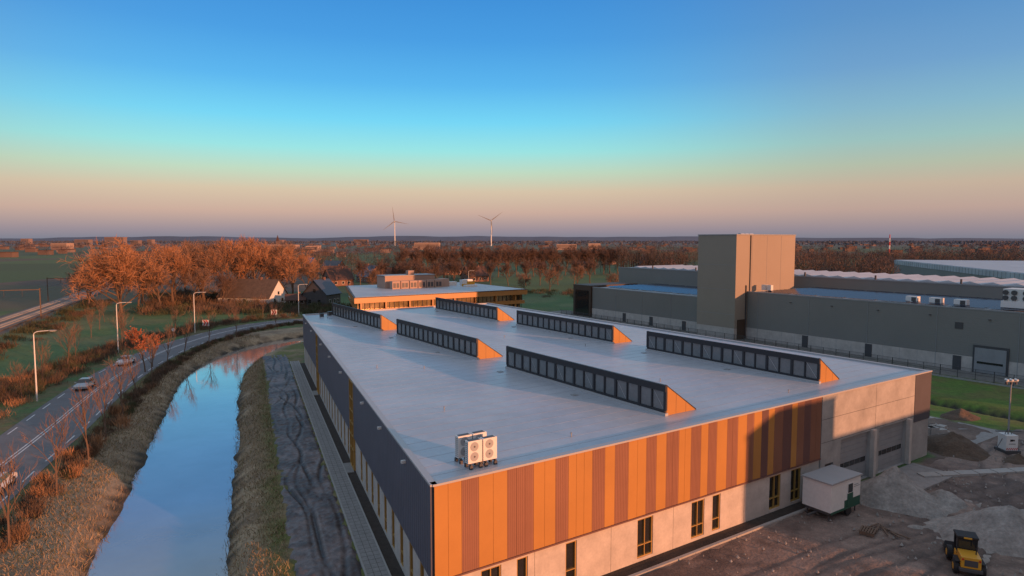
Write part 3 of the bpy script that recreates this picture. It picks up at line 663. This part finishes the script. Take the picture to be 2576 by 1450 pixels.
for x,y,s,k in ((-67,88,.75,0),(-71.5,98,.9,1),(-76,110,1.05,0),(-80,118,1.0,2),(-79,131,1.1,1),(-84,140,.9,0),(-36,45.2,.95,1),(-39.5,55,.95,0),(-42.3,63.7,1.,1),(-44.5,70,1.,1),(-48.5,80,1.0,0),(-52.5,90,1.,2),(-57,102,1.,1),(-60.5,113,1.0,0),(-63,124,1.,2),(-63.5,135,.95,0),(-62.5,147,.95,1),(-58,160,.9,2),(-77,148,.9,1),(-78,160,.9,2),(-95,146,.9,1),(-102,160,1.,0),(-110,175,.9,2),(-75,172,.9,0),(-70,182,.9,1)):
    put('young_tree',young[k],x,y,sc=s*1.1)
for x,y,s in ((-61.5,108,1.1),(-62.5,112,.85)): put('autumn_tree',leafy[0],x,y,sc=s)
for i in range(26):
    t=i/25; put('avenue_tree',ave[i%2],-60+t*130+random.uniform(-1,1),366+t*62,sc=0.92+0.1*random.random())
for i in range(14):
    t=i/13; put('avenue_tree',ave[i%2],-70+t*110+random.uniform(-1,1),300+t*25,sc=0.62+0.1*random.random())
# ------------------------------------------------------------ vegetation masses
def quads(P,D,w,Hh,rngl):
    n=len(P); s=rngl.normal(size=(n,3)); s=np.cross(D,s); s/=np.linalg.norm(s,axis=1)[:,None]+1e-9; s*=(w*0.5)[:,None]
    q=P+D*Hh[:,None]; V=np.stack([P-s,P+s,q+s*0.4,q-s*0.4],1).reshape(-1,3); F=np.arange(4*n).reshape(n,4); return V,F
def crowns(name,trees,nq,qs,cols):
    Vs=[];Fs=[];Cs=[];o=0
    for (x,y,hh,r,ci) in trees:
        n=nq; u=rng.normal(size=(n,3)); u/=np.linalg.norm(u,axis=1)[:,None]; rad=rng.random(n)**0.45
        P=np.c_[u[:,0]*r*rad,u[:,1]*r*rad,u[:,2]*hh*0.38*rad]; P[:,2]+=hh*0.6; P[:,0]+=x; P[:,1]+=y
        D=P-np.array([x,y,hh*0.35]); D/=np.linalg.norm(D,axis=1)[:,None]; D=D+rng.normal(size=(n,3))*0.5; D/=np.linalg.norm(D,axis=1)[:,None]
        V,F=quads(P,D,rng.uniform(0.5,1.0,n)*qs[0],rng.uniform(0.5,1.3,n)*qs[1],rng)
        c=np.array(cols[ci])*rng.uniform(0.75,1.2)
        cc=np.repeat(c[None,:]*rng.uniform(0.6,1.35,(n,1)),4,axis=0)
        Vs.append(V);Fs.append(F+o);Cs.append(cc);o+=len(V)
        t=0.015*hh; V=np.array([[x-t,y,0],[x+t,y,0],[x+t*.5,y,hh*.7],[x-t*.5,y,hh*.7],[x,y-t,0],[x,y+t,0],[x,y+t*.5,hh*.7],[x,y-t*.5,hh*.7]]); Vs.append(V);Fs.append(np.array([[0,1,2,3],[4,5,6,7]])+o);Cs.append(np.tile([[0.08,0.055,0.04]],(8,1)));o+=8
    return meshobj(name,np.concatenate(Vs),np.concatenate(Fs),'veg',np.concatenate(Cs))
VC=[(0.11,0.078,0.066),(0.088,0.068,0.062),(0.135,0.085,0.065),(0.045,0.065,0.045),(0.08,0.068,0.062)]
tr=[]
def clearzone(x,y):
    r=x/y
    if y<560 and -0.35<r<0.15 : return True
    if y<900 and r<-0.62: return True
    return False
def inmap(x,y):
    la_=(x-A0[0])*VA[0]+(y-A0[1])*VA[1]; lb_=(x-A0[0])*VB[0]+(y-A0[1])*VB[1]
    if la_>100 and la_<175 and lb_<135: return True
    dx,dy=x-251,y-428; p=-0.287*dx-0.958*dy; q_=0.958*dx-0.287*dy
    return -8<p<255 and -30<q_<160
belts=[((-330,520),(-60,470)),((-60,470),(180,520)),((-100,330),(-60,420)),((120,420),(330,400)),((60,450),(120,430)),((150,350),(260,330)),((-420,640),(-120,600)),((0,600),(420,620)),((-200,700),(300,760)),((250,430),(520,430)),((-500,900),(-250,880)),((350,560),(700,520)),((-45,330),(-30,420)),((120,300),(200,290)),((95,300),(140,330)),((-160,300),(-110,330)),((-230,440),(-120,400))]
for (p,q) in belts:
    L=math.hypot(q[0]-p[0],q[1]-p[1]); n=int(L/5)
    for i in range(n):
        t=random.random(); x=p[0]+(q[0]-p[0])*t+random.gauss(0,7); y=p[1]+(q[1]-p[1])*t+random.gauss(0,10)
        if inmap(x,y): continue
        tr.append((x,y,random.uniform(7,13),random.uniform(3,5),random.choice([0,0,1,2,4,3])))
for i in range(420):
    y=random.uniform(300,620); x=y*random.uniform(0.40,0.85)
    if inmap(x,y): continue
    tr.append((x,y,random.uniform(10,17),random.uniform(3.5,6),random.choice([0,0,1,2,4])))
for i in range(60):
    y=random.uniform(400,470); x=y*random.uniform(0.165,0.27); tr.append((x,y,random.uniform(14,21),random.uniform(3,5),random.choice([0,1,4])))
crowns('distant_tree_belt',tr,150,(0.22,1.5),VC)
tr=[]
for i in range(1900):
    y=520+2000*random.random()**1.3; x=random.uniform(-0.9,0.9)*y
    if clearzone(x,y): continue
    if vnoise(np.array([x]),np.array([y]),120,40)[0]<0.47: continue
    tr.append((x,y,random.uniform(8,14),random.uniform(4,7),random.choice([0,0,1,4,1])))
crowns('distant_woodland',tr,60,(0.6,2.6),[(c[0]*.8+.01,c[1]*.85+.014,c[2]+.028) for c in VC])  # bluish shift paints distance haze into the tree colours
tr=[]
for i in range(2600):
    y=2200+5200*random.random(); x=random.uniform(-0.9,0.9)*y
    tr.append((x,y,random.uniform(12,20),random.uniform(12,30),random.choice([0,1,4])))
crowns('horizon_woodland',tr,14,(5,7),[(0.09,0.10,0.13),(0.085,0.10,0.135),(0.11,0.105,0.12),(0.07,0.09,0.11),(0.09,0.10,0.13)])  # blue-grey crowns, horizon haze painted as colour
def shrubs(name,pts,cols,nq,wr,zf=0):
    Vs=[];Fs=[];Cs=[];o=0
    for (x,y,r,hh,ci) in pts:
        n=nq; P=np.c_[x+rng.normal(size=n)*r*0.5,y+rng.normal(size=n)*r*0.5,np.full(n,zf-0.1)+rng.random(n)*hh*0.5]
        D=rng.normal(size=(n,3))*0.4; D[:,2]=1; D/=np.linalg.norm(D,axis=1)[:,None]
        V,F=quads(P,D,rng.uniform(*wr,n),rng.uniform(0.3,0.6,n)*hh,rng)
        cc=np.repeat(np.array(cols[ci])[None,:]*rng.uniform(0.6,1.4,(n,1)),4,axis=0)
        Vs.append(V);Fs.append(F+o);Cs.append(cc);o+=len(V)
    return meshobj(name,np.concatenate(Vs),np.concatenate(Fs),'veg',np.concatenate(Cs))
SC=[(0.20,0.12,0.07),(0.12,0.08,0.055),(0.08,0.085,0.04),(0.38,0.20,0.10)]
pts=[];rn=normals(ROAD)
for i in range(len(ROAD)):
    x,y=ROAD[i]
    if y<20 or y>178 or i>len(ROAD)*0.8: continue
    for k in range(2):
        o=random.uniform(5.6,7.6); pts.append((x+rn[i][0]*o,y+rn[i][1]*o,random.uniform(.4,1.0),random.uniform(0.5,1.3),random.choice([0,1,1,2])))
    if y>90:
        for k in range(3):
            o=-random.uniform(7,13); pts.append((x+rn[i][0]*o,y+rn[i][1]*o,random.uniform(.8,1.8),random.uniform(0.8,2.2),random.choice([1,1,2,0])))
    elif random.random()<.5:
        o=-random.uniform(7,10); pts.append((x+rn[i][0]*o,y+rn[i][1]*o,1.0,1.2,random.choice([0,3])))
shrubs('roadside_shrubs',pts,SC,170,(0.03,0.06))
pts=[]
for i in range(190):
    y=random.uniform(190,262); x=-0.46*y+random.uniform(-24,24)
    pts.append((x,y,2.5,random.uniform(1.5,4),random.choice([1,1,2,0])))
for i in range(150):
    x=random.uniform(-82,-48); y=random.uniform(192,216)+(x+60)*-0.2; pts.append((x,y,1.5,random.uniform(1,2.2),random.choice([1,2,2])))
for i in range(110):
    y=random.uniform(100,240); x=-130-(y-160)*0.416+random.uniform(9,18); pts.append((x,y,1.8,random.uniform(.8,2),random.choice([1,2,2])))
for i in range(90):
    x=random.uniform(-35,60); y=random.uniform(245,290); pts.append((x,y,2.2,random.uniform(1,2.5),random.choice([1,2,2])))
shrubs('undergrowth',pts,SC,140,(0.06,0.12))
pts=[]
for i in range(80):
    k=random.randrange(len(ROAD)); x,y=ROAD[k]
    if 30<y<80:
        o=random.uniform(5.2,8.5); pts.append((x+rn[k][0]*o,y+rn[k][1]*o,random.uniform(.4,.8),random.uniform(1.2,2.2),random.choice([0,3,3])))
for i in range(14): pts.append((-76+random.uniform(-3,3),95+random.uniform(-8,5),1.,1.6,3))
shrubs('reeds',pts,SC,220,(0.03,0.05))
n=70000
k=rng.integers(6,int(len(CAN)*0.82),n); side=rng.choice([-1,1],n); off=side*(hw+rng.random(n)**0.8*6.0)
cn=normals(CAN); jit=rng.uniform(-0.9,0.9,(n,2)); P2=CAN[k]+cn[k]*off[:,None]+jit
d,_=distline(P2[:,0],P2[:,1],CAN[::2]); d2,_=distline(P2[:,0],P2[:,1],ROAD[::2])
lo_=(P2[:,0]-A0[0])*FL[2][0]+(P2[:,1]-A0[1])*FL[2][1]
ok=(d>hw-0.15)&(d2>5)&(lo_>6.9); P2=P2[ok]; d=d[ok]; n=len(P2)
t=np.clip((d-(hw-1.5))/4.1,0,1); zz=-2.0*(1-t*t*(3-2*t))
D=rng.normal(size=(n,3))*0.55; D[:,2]=0.8; D/=np.linalg.norm(D,axis=1)[:,None]
V,F=quads(np.c_[P2,zz-0.03],D,rng.uniform(0.025,0.06,n),rng.uniform(0.15,0.45,n)*np.where(d<hw+0.9,1.3,1),rng)
base=np.where((rng.random(n)<0.75)[:,None],np.array([[0.34,0.255,0.16]]),np.array([[0.15,0.14,0.055]])); base=np.where((d<hw+0.5)[:,None],base*0.5,base)
meshobj('dry_grass',V,F,'veg',np.repeat(base*rng.uniform(0.6,1.3,(n,1)),4,axis=0))
# ------------------------------------------------------------ street furniture
def lamp(x,y,H_=9.6,dx=1.9,dy=0.5):
    Lp=B('street_lamp'); Lp.cyl('pole','white',(x,y,0),(x,y,H_-0.4),0.11,0.07)
    prev=(x,y,H_-0.4)
    for i in range(1,6):
        t=i/5; nx=(x+dx*t*t*0.5,y+dy*t*t*0.5,H_-0.4+0.45*math.sin(t*math.pi/2)); Lp.cyl('arm','white',prev,nx,0.05,n=8); prev=nx
    end=(x+dx,y+dy,H_+0.1); Lp.cyl('arm','white',prev,end,0.05,n=8)
    L_=math.hypot(dx,dy); F=((end[0],end[1]),(dx/L_,dy/L_),(-dy/L_,dx/L_)); Lp.box('lamp_head','grey',F,(-0.1,0.75),(-0.14,0.14),(H_+0.02,H_+0.16)); Lp.box('lamp_lens','white',F,(0.05,0.65),(-0.1,0.1),(H_-0.02,H_+0.015)); Lp.done()
lamp(-65.1,88); lamp(-77.2,126.6,9.8); lamp(-75.5,154.1,9.6); lamp(-62.9,191.3,9.0)
for x,y in ((55,300),(-20,300),(60,190+60),(98,262)): lamp(x,y,8)
def sign(x,y):
    K=B('curve_sign'); K.cyl('post_a','grey',(x-0.5,y,0),(x-0.5,y,1.9),0.04); K.cyl('post_b','grey',(x+0.5,y,0),(x+0.5,y,1.9),0.04)
    K.box('board','white',W0,(x-0.85,x+0.85),(y-0.07,y-0.04),(0.9,2.4))
    for i in (-0.45,0.2):
        K.add('chevrons','red',[(x+i-0.3,y-0.08,0.95),(x+i+0.05,y-0.08,0.95),(x+i+0.45,y-0.08,1.65),(x+i+0.05,y-0.08,2.35),(x+i-0.3,y-0.08,2.35),(x+i+0.1,y-0.08,1.65)],[(0,1,2,5),(5,2,3,4)])
    K.done()
sign(-75.6,160); sign(-67.5,184)
K=B('road_sign'); K.cyl('post','grey',(-74.8,143,0),(-74.8,143,2.6),0.04); K.cyl('disc','white',(-74.8,142.93,2.3),(-74.8,142.97,2.3),0.4,n=20); K.done()
Fe=B('fence')
for i in range(58):
    b=-25+i*2.5; Fe.box('posts','dgrey',F0,(99.96,100.04),(b,b+0.08),(0,2.0))
for z in (0.3,1.1,1.95): Fe.box('rails','dgrey',F0,(99.98,100.02),(-25,118),(z,z+0.04))
Fe.box('plinth','kerb',F0,(99.9,100.1),(-25,118),(-0.1,0.25))
for i in range(950): Fe.box('wires','dgrey',F0,(99.99,100.01),(-25+i*0.15,-25+i*0.15+0.02),(0.3,1.95))
Fe.done()
# ------------------------------------------------------------ cars
def car(x,y,ang,m):
    K=B('car'); F=W0
    prof=[(-2.2,0.35),(-2.25,0.75),(-2.1,0.95),(-1.75,1.0),(-1.15,1.42),(0.35,1.46),(1.15,1.0),(2.0,0.85),(2.2,0.65),(2.2,0.35)]
    def wy(z): return 0.9 if z<1.0 else 0.68
    V=[(px,-wy(pz),pz) for px,pz in prof]+[(px,wy(pz),pz) for px,pz in prof]; n=len(prof)
    K.add('body',m,V,[tuple(range(n)),tuple(reversed(range(n,2*n)))]+[(i,(i+1)%n,n+(i+1)%n,n+i) for i in range(n)])
    for s in (-1,1):
        K.add('side_windows','glass',[(-1.55,s*0.885,1.03),(0.95,s*0.885,1.03),(0.35,s*0.70,1.40),(-1.1,s*0.70,1.38)],[(0,1,2,3)])
        for wx in (-1.35,1.4):
            K.cyl('wheels','black',(wx,s*0.72,0.32),(wx,s*0.93,0.32),0.32,n=18); K.cyl('rims','steel',(wx,s*0.925,0.32),(wx,s*0.945,0.32),0.2,n=12)
    K.add('windscreen','glass',[(1.10,-0.78,1.05),(1.10,0.78,1.05),(0.42,0.64,1.45),(0.42,-0.64,1.45)],[(0,1,2,3)])
    K.add('rear_window','glass',[(-1.72,-0.75,1.05),(-1.72,0.75,1.05),(-1.2,0.62,1.41),(-1.2,-0.62,1.41)],[(0,1,2,3)])
    for s in (-1,1):
        K.box('headlights','white',F,(2.1,2.215),(s*0.65-0.18,s*0.65+0.18),(0.6,0.74)); K.box('tail_lights','rlight',F,(-2.26,-2.15),(s*0.7-0.15,s*0.7+0.15),(0.7,0.88))
        K.box('mirrors',m,F,(0.75,0.95),(s*1.0-0.1,s*1.0+0.1),(1.0,1.12))
    K.done((x,y,0.0),rot=ang)
def roadpos(y,off):
    i=np.argmin(abs(ROAD[:90,1]-y)); t=ROAD[i+1]-ROAD[i]; return ROAD[i][0]+rn[i][0]*off,ROAD[i][1]+rn[i][1]*off,math.atan2(t[1],t[0])
for y,off,m,fl in ((97,-1.9,'silver',math.pi),(115,-1.9,'carw',math.pi),(55.5,2.2,'carw',0)):
    x_,y_,a_=roadpos(y,off); car(x_,y_,a_+fl,m)
# ------------------------------------------------------------ site objects
def pile(name,x,y,r,hh,m,seed,el=1.2,rot=0):
    n=60; g=np.linspace(-1.35,1.35,n); XX,YY=np.meshgrid(g,g); rr=np.hypot(XX,YY)
    nn=vnoise((XX+5)*r,(YY+5)*r,1.6,seed)-0.5; n3=vnoise((XX+5)*r,(YY+5)*r,0.5,seed+1)-0.5
    n4=vnoise((XX+5)*r,(YY+5)*r,0.9,seed+2)-0.5
    ZZ=hh*np.clip(1-(rr*(1+0.55*nn+0.2*n4))**1.1,0,None)+(n3*0.2+n4*0.25)*(rr<1.05)-0.14
    c,s=math.cos(rot),math.sin(rot); PX=x+(XX*el*c-YY*s)*r; PY=y+(XX*el*s+YY*c)*r
    meshobj(name,np.c_[PX.ravel(),PY.ravel(),ZZ.ravel()],gridfaces(n,n),m,smooth=True)
pile('dirt_pile',46.5,67.5,2.9,2.1,'dirt',50,1.15,0.3)
pile('sand_pile',32.6,54.2,3.3,2.9,'sand',51,1.25,0.2)
pile('sand_pile',36.0,53.2,1.8,1.4,'sand',61,1.2,0.8)
pile('sand_pile',37.0,47.0,4.2,2.6,'sand',52,1.3,-0.3)
pile('dirt_pile',56,80,2.2,1.2,'dirt',53,1.4,0.3)
pile('dirt_pile',50.8,64.0,1.2,0.7,'dirt',54,1.4,0.3)
K=B('site_trailer'); Ft=((26.0,51.6),(VA[0],VA[1]),(VB[0],VB[1]))
K.box('body_upper','white',Ft,(-2.2,2.0),(-1.2,1.2),(1.35,3.0)); K.box('body_lower','white',Ft,(-2.2,-0.3),(-1.2,1.2),(0.75,1.35)); K.box('body_lower_green','green',Ft,(-0.3,2.0),(-1.2,1.2),(0.75,1.35))
K.box('roof','groof',Ft,(-2.3,2.1),(-1.3,1.3),(3.0,3.12)); K.box('door','green',Ft,(0.1,0.9),(-1.23,-1.2),(0.8,1.9)); K.box('door_window','glass',Ft,(0.15,0.8),(-1.25,-1.2),(1.9,2.6)); K.box('window_frame','white',Ft,(0.05,0.9),(-1.235,-1.2),(1.85,2.65))
K.box('skirt','green',Ft,(-2.2,2.0),(-1.22,-1.2),(0.6,0.78))
for z,w in ((2.35,.7),(2.2,.9)): K.box('lettering','grey',Ft,(1.0,1.0+w),(-1.21,-1.2),(z,z+0.05))
K.box('chassis','dgrey',Ft,(-2.1,1.9),(-1.0,1.0),(0.5,0.75)); K.box('drawbar','dgrey',Ft,(-3.4,-2.1),(-0.08,0.08),(0.45,0.55))
for s in (-1,1):
    c=(Ft[0][0]+0.4*VA[0]+s*1.0*VB[0],Ft[0][1]+0.4*VA[1]+s*1.0*VB[1]); d=(c[0]+s*0.2*VB[0],c[1]+s*0.2*VB[1]); K.cyl('wheels','black',(*c,0.38),(*d,0.38),0.38,n=18)
    for a in (-2.0,1.8): K.box('jacks','dgrey',Ft,(a,a+0.08),(s*0.9-0.04,s*0.9+0.04),(-0.1,0.55))
K.done()
K=B('wheel_loader'); Fl=W0
K.box('hood','yellow',Fl,(-1.9,-0.5),(-0.6,0.6),(0.7,1.5)); K.box('hood_grille','dgrey',Fl,(-1.93,-1.9),(-0.4,0.4),(0.85,1.3)); K.box('counterweight','dgrey',Fl,(-2.0,-1.5),(-0.7,0.7),(0.45,0.7))
K.box('cab_base','yellow',Fl,(-0.5,0.5),(-0.6,0.6),(0.6,1.1)); K.box('cab_glass','glass',Fl,(-0.45,0.5),(-0.55,0.55),(1.1,2.3)); K.box('cab_roof','black',Fl,(-0.6,0.6),(-0.68,0.68),(2.3,2.45))
for a in (-0.5,0.5):
    for b in (-0.58,0.58): K.box('cab_pillars','black',Fl,(a-0.05,a+0.05),(b-0.05,b+0.05),(1.1,2.3))
K.box('warning_plate','yellow',Fl,(-0.64,-0.6),(-0.25,0.25),(2.3,2.42))
for s in (-0.5,0.5): K.box('tail_lights','rlight',Fl,(-1.94,-1.9),(s-0.06,s+0.06),(1.25,1.4))
K.cyl('exhaust','black',(-1.2,-0.4,1.5),(-1.2,-0.4,1.95),0.04)
K.box('fenders','black',Fl,(-1.75,-0.7),(0.6,0.9),(1.02,1.08)); K.box('fenders','black',Fl,(-1.75,-0.7),(-0.9,-0.6),(1.02,1.08))
K.box('front_frame','dgrey',Fl,(0.5,1.6),(-0.35,0.35),(0.5,0.95)); K.box('lift_arm','yellow',Fl,(1.0,2.2),(-0.15,0.15),(0.8,1.1))
K.pts('bucket','dgrey',Fl,[(2.1,-0.9,0.15),(2.9,-0.9,0.1),(2.1,-0.9,0.9),(2.1,0.9,0.15),(2.9,0.9,0.1),(2.1,0.9,0.9)],[(0,1,2),(3,4,5),(0,1,4,3),(0,2,5,3)])
for a in (-1.25,1.05):
    for s in (-1,1):
        K.cyl('tyres','black',(a,s*0.6,0.5),(a,s*0.95,0.5),0.5,n=22); K.cyl('rims','yellow',(a,s*0.95,0.5),(a,s*0.96,0.5),0.25,n=14)
K.done((30.6,42.6,0),bevel=0.04,rot=math.radians(66),sc=0.93)
K=B('security_camera_tower'); x,y=51.6,66.5
K.box('base_cabinet','white',W0,(x-0.6,x+0.6),(y-0.6,y+0.6),(0.35,1.9)); K.box('base_plate','dgrey',W0,(x-0.8,x+0.8),(y-0.8,y+0.8),(-0.1,0.35))
for i in range(6): K.add('hazard_stripes','red',[(x-0.6+i*0.2,y-0.61,0.4),(x-0.5+i*0.2,y-0.61,0.4),(x-0.4+i*0.2,y-0.61,0.62),(x-0.5+i*0.2,y-0.61,0.62)],[(0,1,2,3)])
K.box('pictogram_camera','black',W0,(x-0.22,x+0.1),(y-0.615,y-0.6),(1.3,1.5)); K.add('pictogram_lens','black',[(x+0.1,y-0.612,1.36),(x+0.24,y-0.612,1.3),(x+0.24,y-0.612,1.5),(x+0.1,y-0.612,1.44)],[(0,1,2,3)])
K.box('pictogram_text','dgrey',W0,(x-0.35,x+0.35),(y-0.612,y-0.6),(1.0,1.06)); K.cyl('mast','grey',(x,y,1.9),(x,y,7.4),0.09,0.06)
K.box('solar_wing','dgrey',W0,(x-1.3,x+1.3),(y-0.1,y+0.1),(2.2,2.26)); K.box('head_bar','grey',W0,(x-0.55,x+0.55),(y-0.04,y+0.04),(7.4,7.5))
for dx in (-0.5,0,0.5): K.cyl('cameras','white',(x+dx,y-0.25,7.6),(x+dx,y+0.15,7.65),0.11); K.cyl('domes','dgrey',(x+dx,y,7.15),(x+dx,y,7.4),0.12)
for dx in (-1,1): K.cyl('guy_legs','dgrey',(x+dx*1.3,y,0.05),(x,y,2.6),0.03)
K.done()
K=B('paving_stone_stack')
for i in range(18):
    x=45.5+random.uniform(-2,5); y=73+random.uniform(-1.5,2.5)+(x-46)*0.3; F=frame((x,y),random.uniform(0,1)); 
    for k in range(random.choice([1,2,3])): K.box('stones','kerb',F,(-0.5,0.5),(-0.4,0.4),(k*0.35-0.1,k*0.35+0.23))
K.done()
K=B('concrete_slab_path')
for i in range(9):
    F=frame((39+i*1.9,59.5+i*0.25),0.12+random.uniform(-.05,.05)); K.box('slabs','kerb',F,(-0.9,0.9),(-0.5,0.5),(-0.1,0.22))
K.done()
K=B('timber_pallet')
F=frame((26.8,47.6),0.9)
for i in range(6): K.box('boards','bark',F,(-0.6,0.6),(i*0.18-0.5,i*0.18-0.38),(0.26,0.30))
for a in (-0.6,0,0.5): K.box('bearers','bark',F,(a,a+0.1),(-0.5,0.5),(0.05,0.26))
for i in range(5): K.box('planks','bark',frame((27.6+i*0.3,48.6-i*0.35),0.5+i*0.4),(-0.9,0.9),(-0.06,0.06),(0.1,0.16))
K.done()
Vr=[];Fr_=[]
for i in range(900):
    a=random.uniform(2,72); b=-random.uniform(1.8,20); 
    x=A0[0]+a*VA[0]+b*VB[0]; y=A0[1]+a*VA[1]+b*VB[1]; r=random.uniform(0.04,0.16); o=len(Vr)
    Vr+= [(x+r*random.uniform(.6,1.2)*math.cos(t),y+r*random.uniform(.6,1.2)*math.sin(t),0.0) for t in (0,1.57,3.14,4.71)]+[(x,y,r*0.9+0.08)]
    Fr_+=[(o,o+1,o+4),(o+1,o+2,o+4),(o+2,o+3,o+4),(o+3,o,o+4)]
meshobj('rubble_stones',Vr,Fr_,'sand')
K=B('added_shadow_caster')  # added unseen block, shaped to throw shade on the facade's right end
K.box('caster_tall','gclad',F0,(47.5,55.5),(-62,-50),(0,14.2)); K.box('caster_low','gclad',F0,(55.6,92),(-62,-50),(0,10.8)); K.box('windows','glass',F0,(57,90),(-49.98,-49.9),(3,5)); K.box('roof','groof',F0,(47.3,55.7),(-62.2,-49.8),(14.2,14.4)); K.done()
# ------------------------------------------------------------ sky, sun, camera
w=bpy.data.worlds.new('World'); S.world=w; w.use_nodes=True; nt=w.node_tree; N=nt.nodes; Lk=nt.links; N.clear()
SUN_EL,SUN_AZ=math.radians(6.5),math.radians(128)
out=N.new('ShaderNodeOutputWorld'); bg1=N.new('ShaderNodeBackground'); bg2=N.new('ShaderNodeBackground'); ad=N.new('ShaderNodeAddShader')
sk=N.new('ShaderNodeTexSky'); sk.sky_type='NISHITA'; sk.sun_disc=False; sk.sun_elevation=SUN_EL; sk.sun_rotation=SUN_AZ
Lk.new(sk.outputs[0],bg1.inputs[0]); bg1.inputs[1].default_value=0.01
tc=N.new('ShaderNodeTexCoord'); sx=N.new('ShaderNodeSeparateXYZ'); Lk.new(tc.outputs['Generated'],sx.inputs[0])
def ramp(st):
    r=N.new('ShaderNodeValToRGB'); e=r.color_ramp.elements
    e[0].position=0; e[0].color=(*s2l(st[0][1]),1); e[1].position=1; e[1].color=(*s2l(st[-1][1]),1)
    for el,c in st[1:-1]:
        k=e.new(math.sin(math.radians(el))); k.color=(*s2l(c),1)
    Lk.new(sx.outputs[2],r.inputs[0]); return r
r1=ramp([(0,(116,124,144)),(0.9,(150,138,150)),(2.4,(198,166,154)),(4.2,(210,190,165)),(5.8,(188,214,190)),(7.6,(150,224,224)),(10,(112,210,242)),(13,(84,178,236)),(16.5,(66,154,224)),(20,(56,140,214)),(26,(110,146,182)),(40,(165,177,194)),(90,(176,186,200))])
r2=ramp([(0,(116,122,140)),(0.9,(146,135,146)),(2.4,(184,157,149)),(4.2,(194,173,154)),(5.8,(176,186,166)),(7.6,(152,190,187)),(10,(130,178,200)),(13,(108,158,202)),(16.5,(90,145,198)),(20,(80,135,196)),(26,(112,145,178)),(40,(165,177,194)),(90,(176,186,200))])
r3=ramp([(0,(200,120,85)),(3,(225,140,90)),(8,(205,145,110)),(16,(165,135,125)),(28,(130,128,142)),(45,(155,165,182)),(90,(176,186,200))])
cx=N.new('ShaderNodeCombineXYZ'); Lk.new(sx.outputs[0],cx.inputs[0]); Lk.new(sx.outputs[1],cx.inputs[1])
nm=N.new('ShaderNodeVectorMath'); nm.operation='NORMALIZE'; Lk.new(cx.outputs[0],nm.inputs[0])
def azfac(azd,lo_,hi_):
    dt=N.new('ShaderNodeVectorMath'); dt.operation='DOT_PRODUCT'; az=math.radians(azd); dt.inputs[1].default_value=(math.sin(az),math.cos(az),0); Lk.new(nm.outputs[0],dt.inputs[0])
    mr=N.new('ShaderNodeMapRange'); mr.interpolation_type='SMOOTHSTEP'; mr.inputs[1].default_value=lo_; mr.inputs[2].default_value=hi_; Lk.new(dt.outputs['Value'],mr.inputs[0]); return mr
f1=azfac(-12,0.76,1.0); f3=azfac(128,0.1,0.8)
mx=N.new('ShaderNodeMix'); mx.data_type='RGBA'; Lk.new(f1.outputs[0],mx.inputs[0]); Lk.new(r2.outputs[0],mx.inputs[6]); Lk.new(r1.outputs[0],mx.inputs[7])
mx3=N.new('ShaderNodeMix'); mx3.data_type='RGBA'; Lk.new(f3.outputs[0],mx3.inputs[0]); Lk.new(mx.outputs[2],mx3.inputs[6]); Lk.new(r3.outputs[0],mx3.inputs[7])
Lk.new(mx3.outputs[2],bg2.inputs[0]); bg2.inputs[1].default_value=1.0
Lk.new(bg1.outputs[0],ad.inputs[0]); Lk.new(bg2.outputs[0],ad.inputs[1]); Lk.new(ad.outputs[0],out.inputs[0])
sd=bpy.data.lights.new('sun','SUN'); sd.energy=5.0; sd.angle=math.radians(0.6); sd.color=(1.0,0.40,0.18)
so=bpy.data.objects.new('sun',sd); S.collection.objects.link(so)
sv=Vector((math.sin(SUN_AZ)*math.cos(SUN_EL),math.cos(SUN_AZ)*math.cos(SUN_EL),math.sin(SUN_EL)))
so.rotation_euler=sv.to_track_quat('Z','Y').to_euler(); so.location=(60,-60,60)
cd=bpy.data.cameras.new('camera'); co=bpy.data.objects.new('camera',cd); S.collection.objects.link(co)
cd.sensor_width=36; cd.lens=36*1640/2576; cd.clip_start=0.5; cd.clip_end=30000
co.location=(0,0,22); co.rotation_euler=(math.pi/2-math.atan(120/1640),0,0); S.camera=co
S.view_settings.view_transform='Standard'; S.view_settings.look='None'; S.view_settings.exposure=0
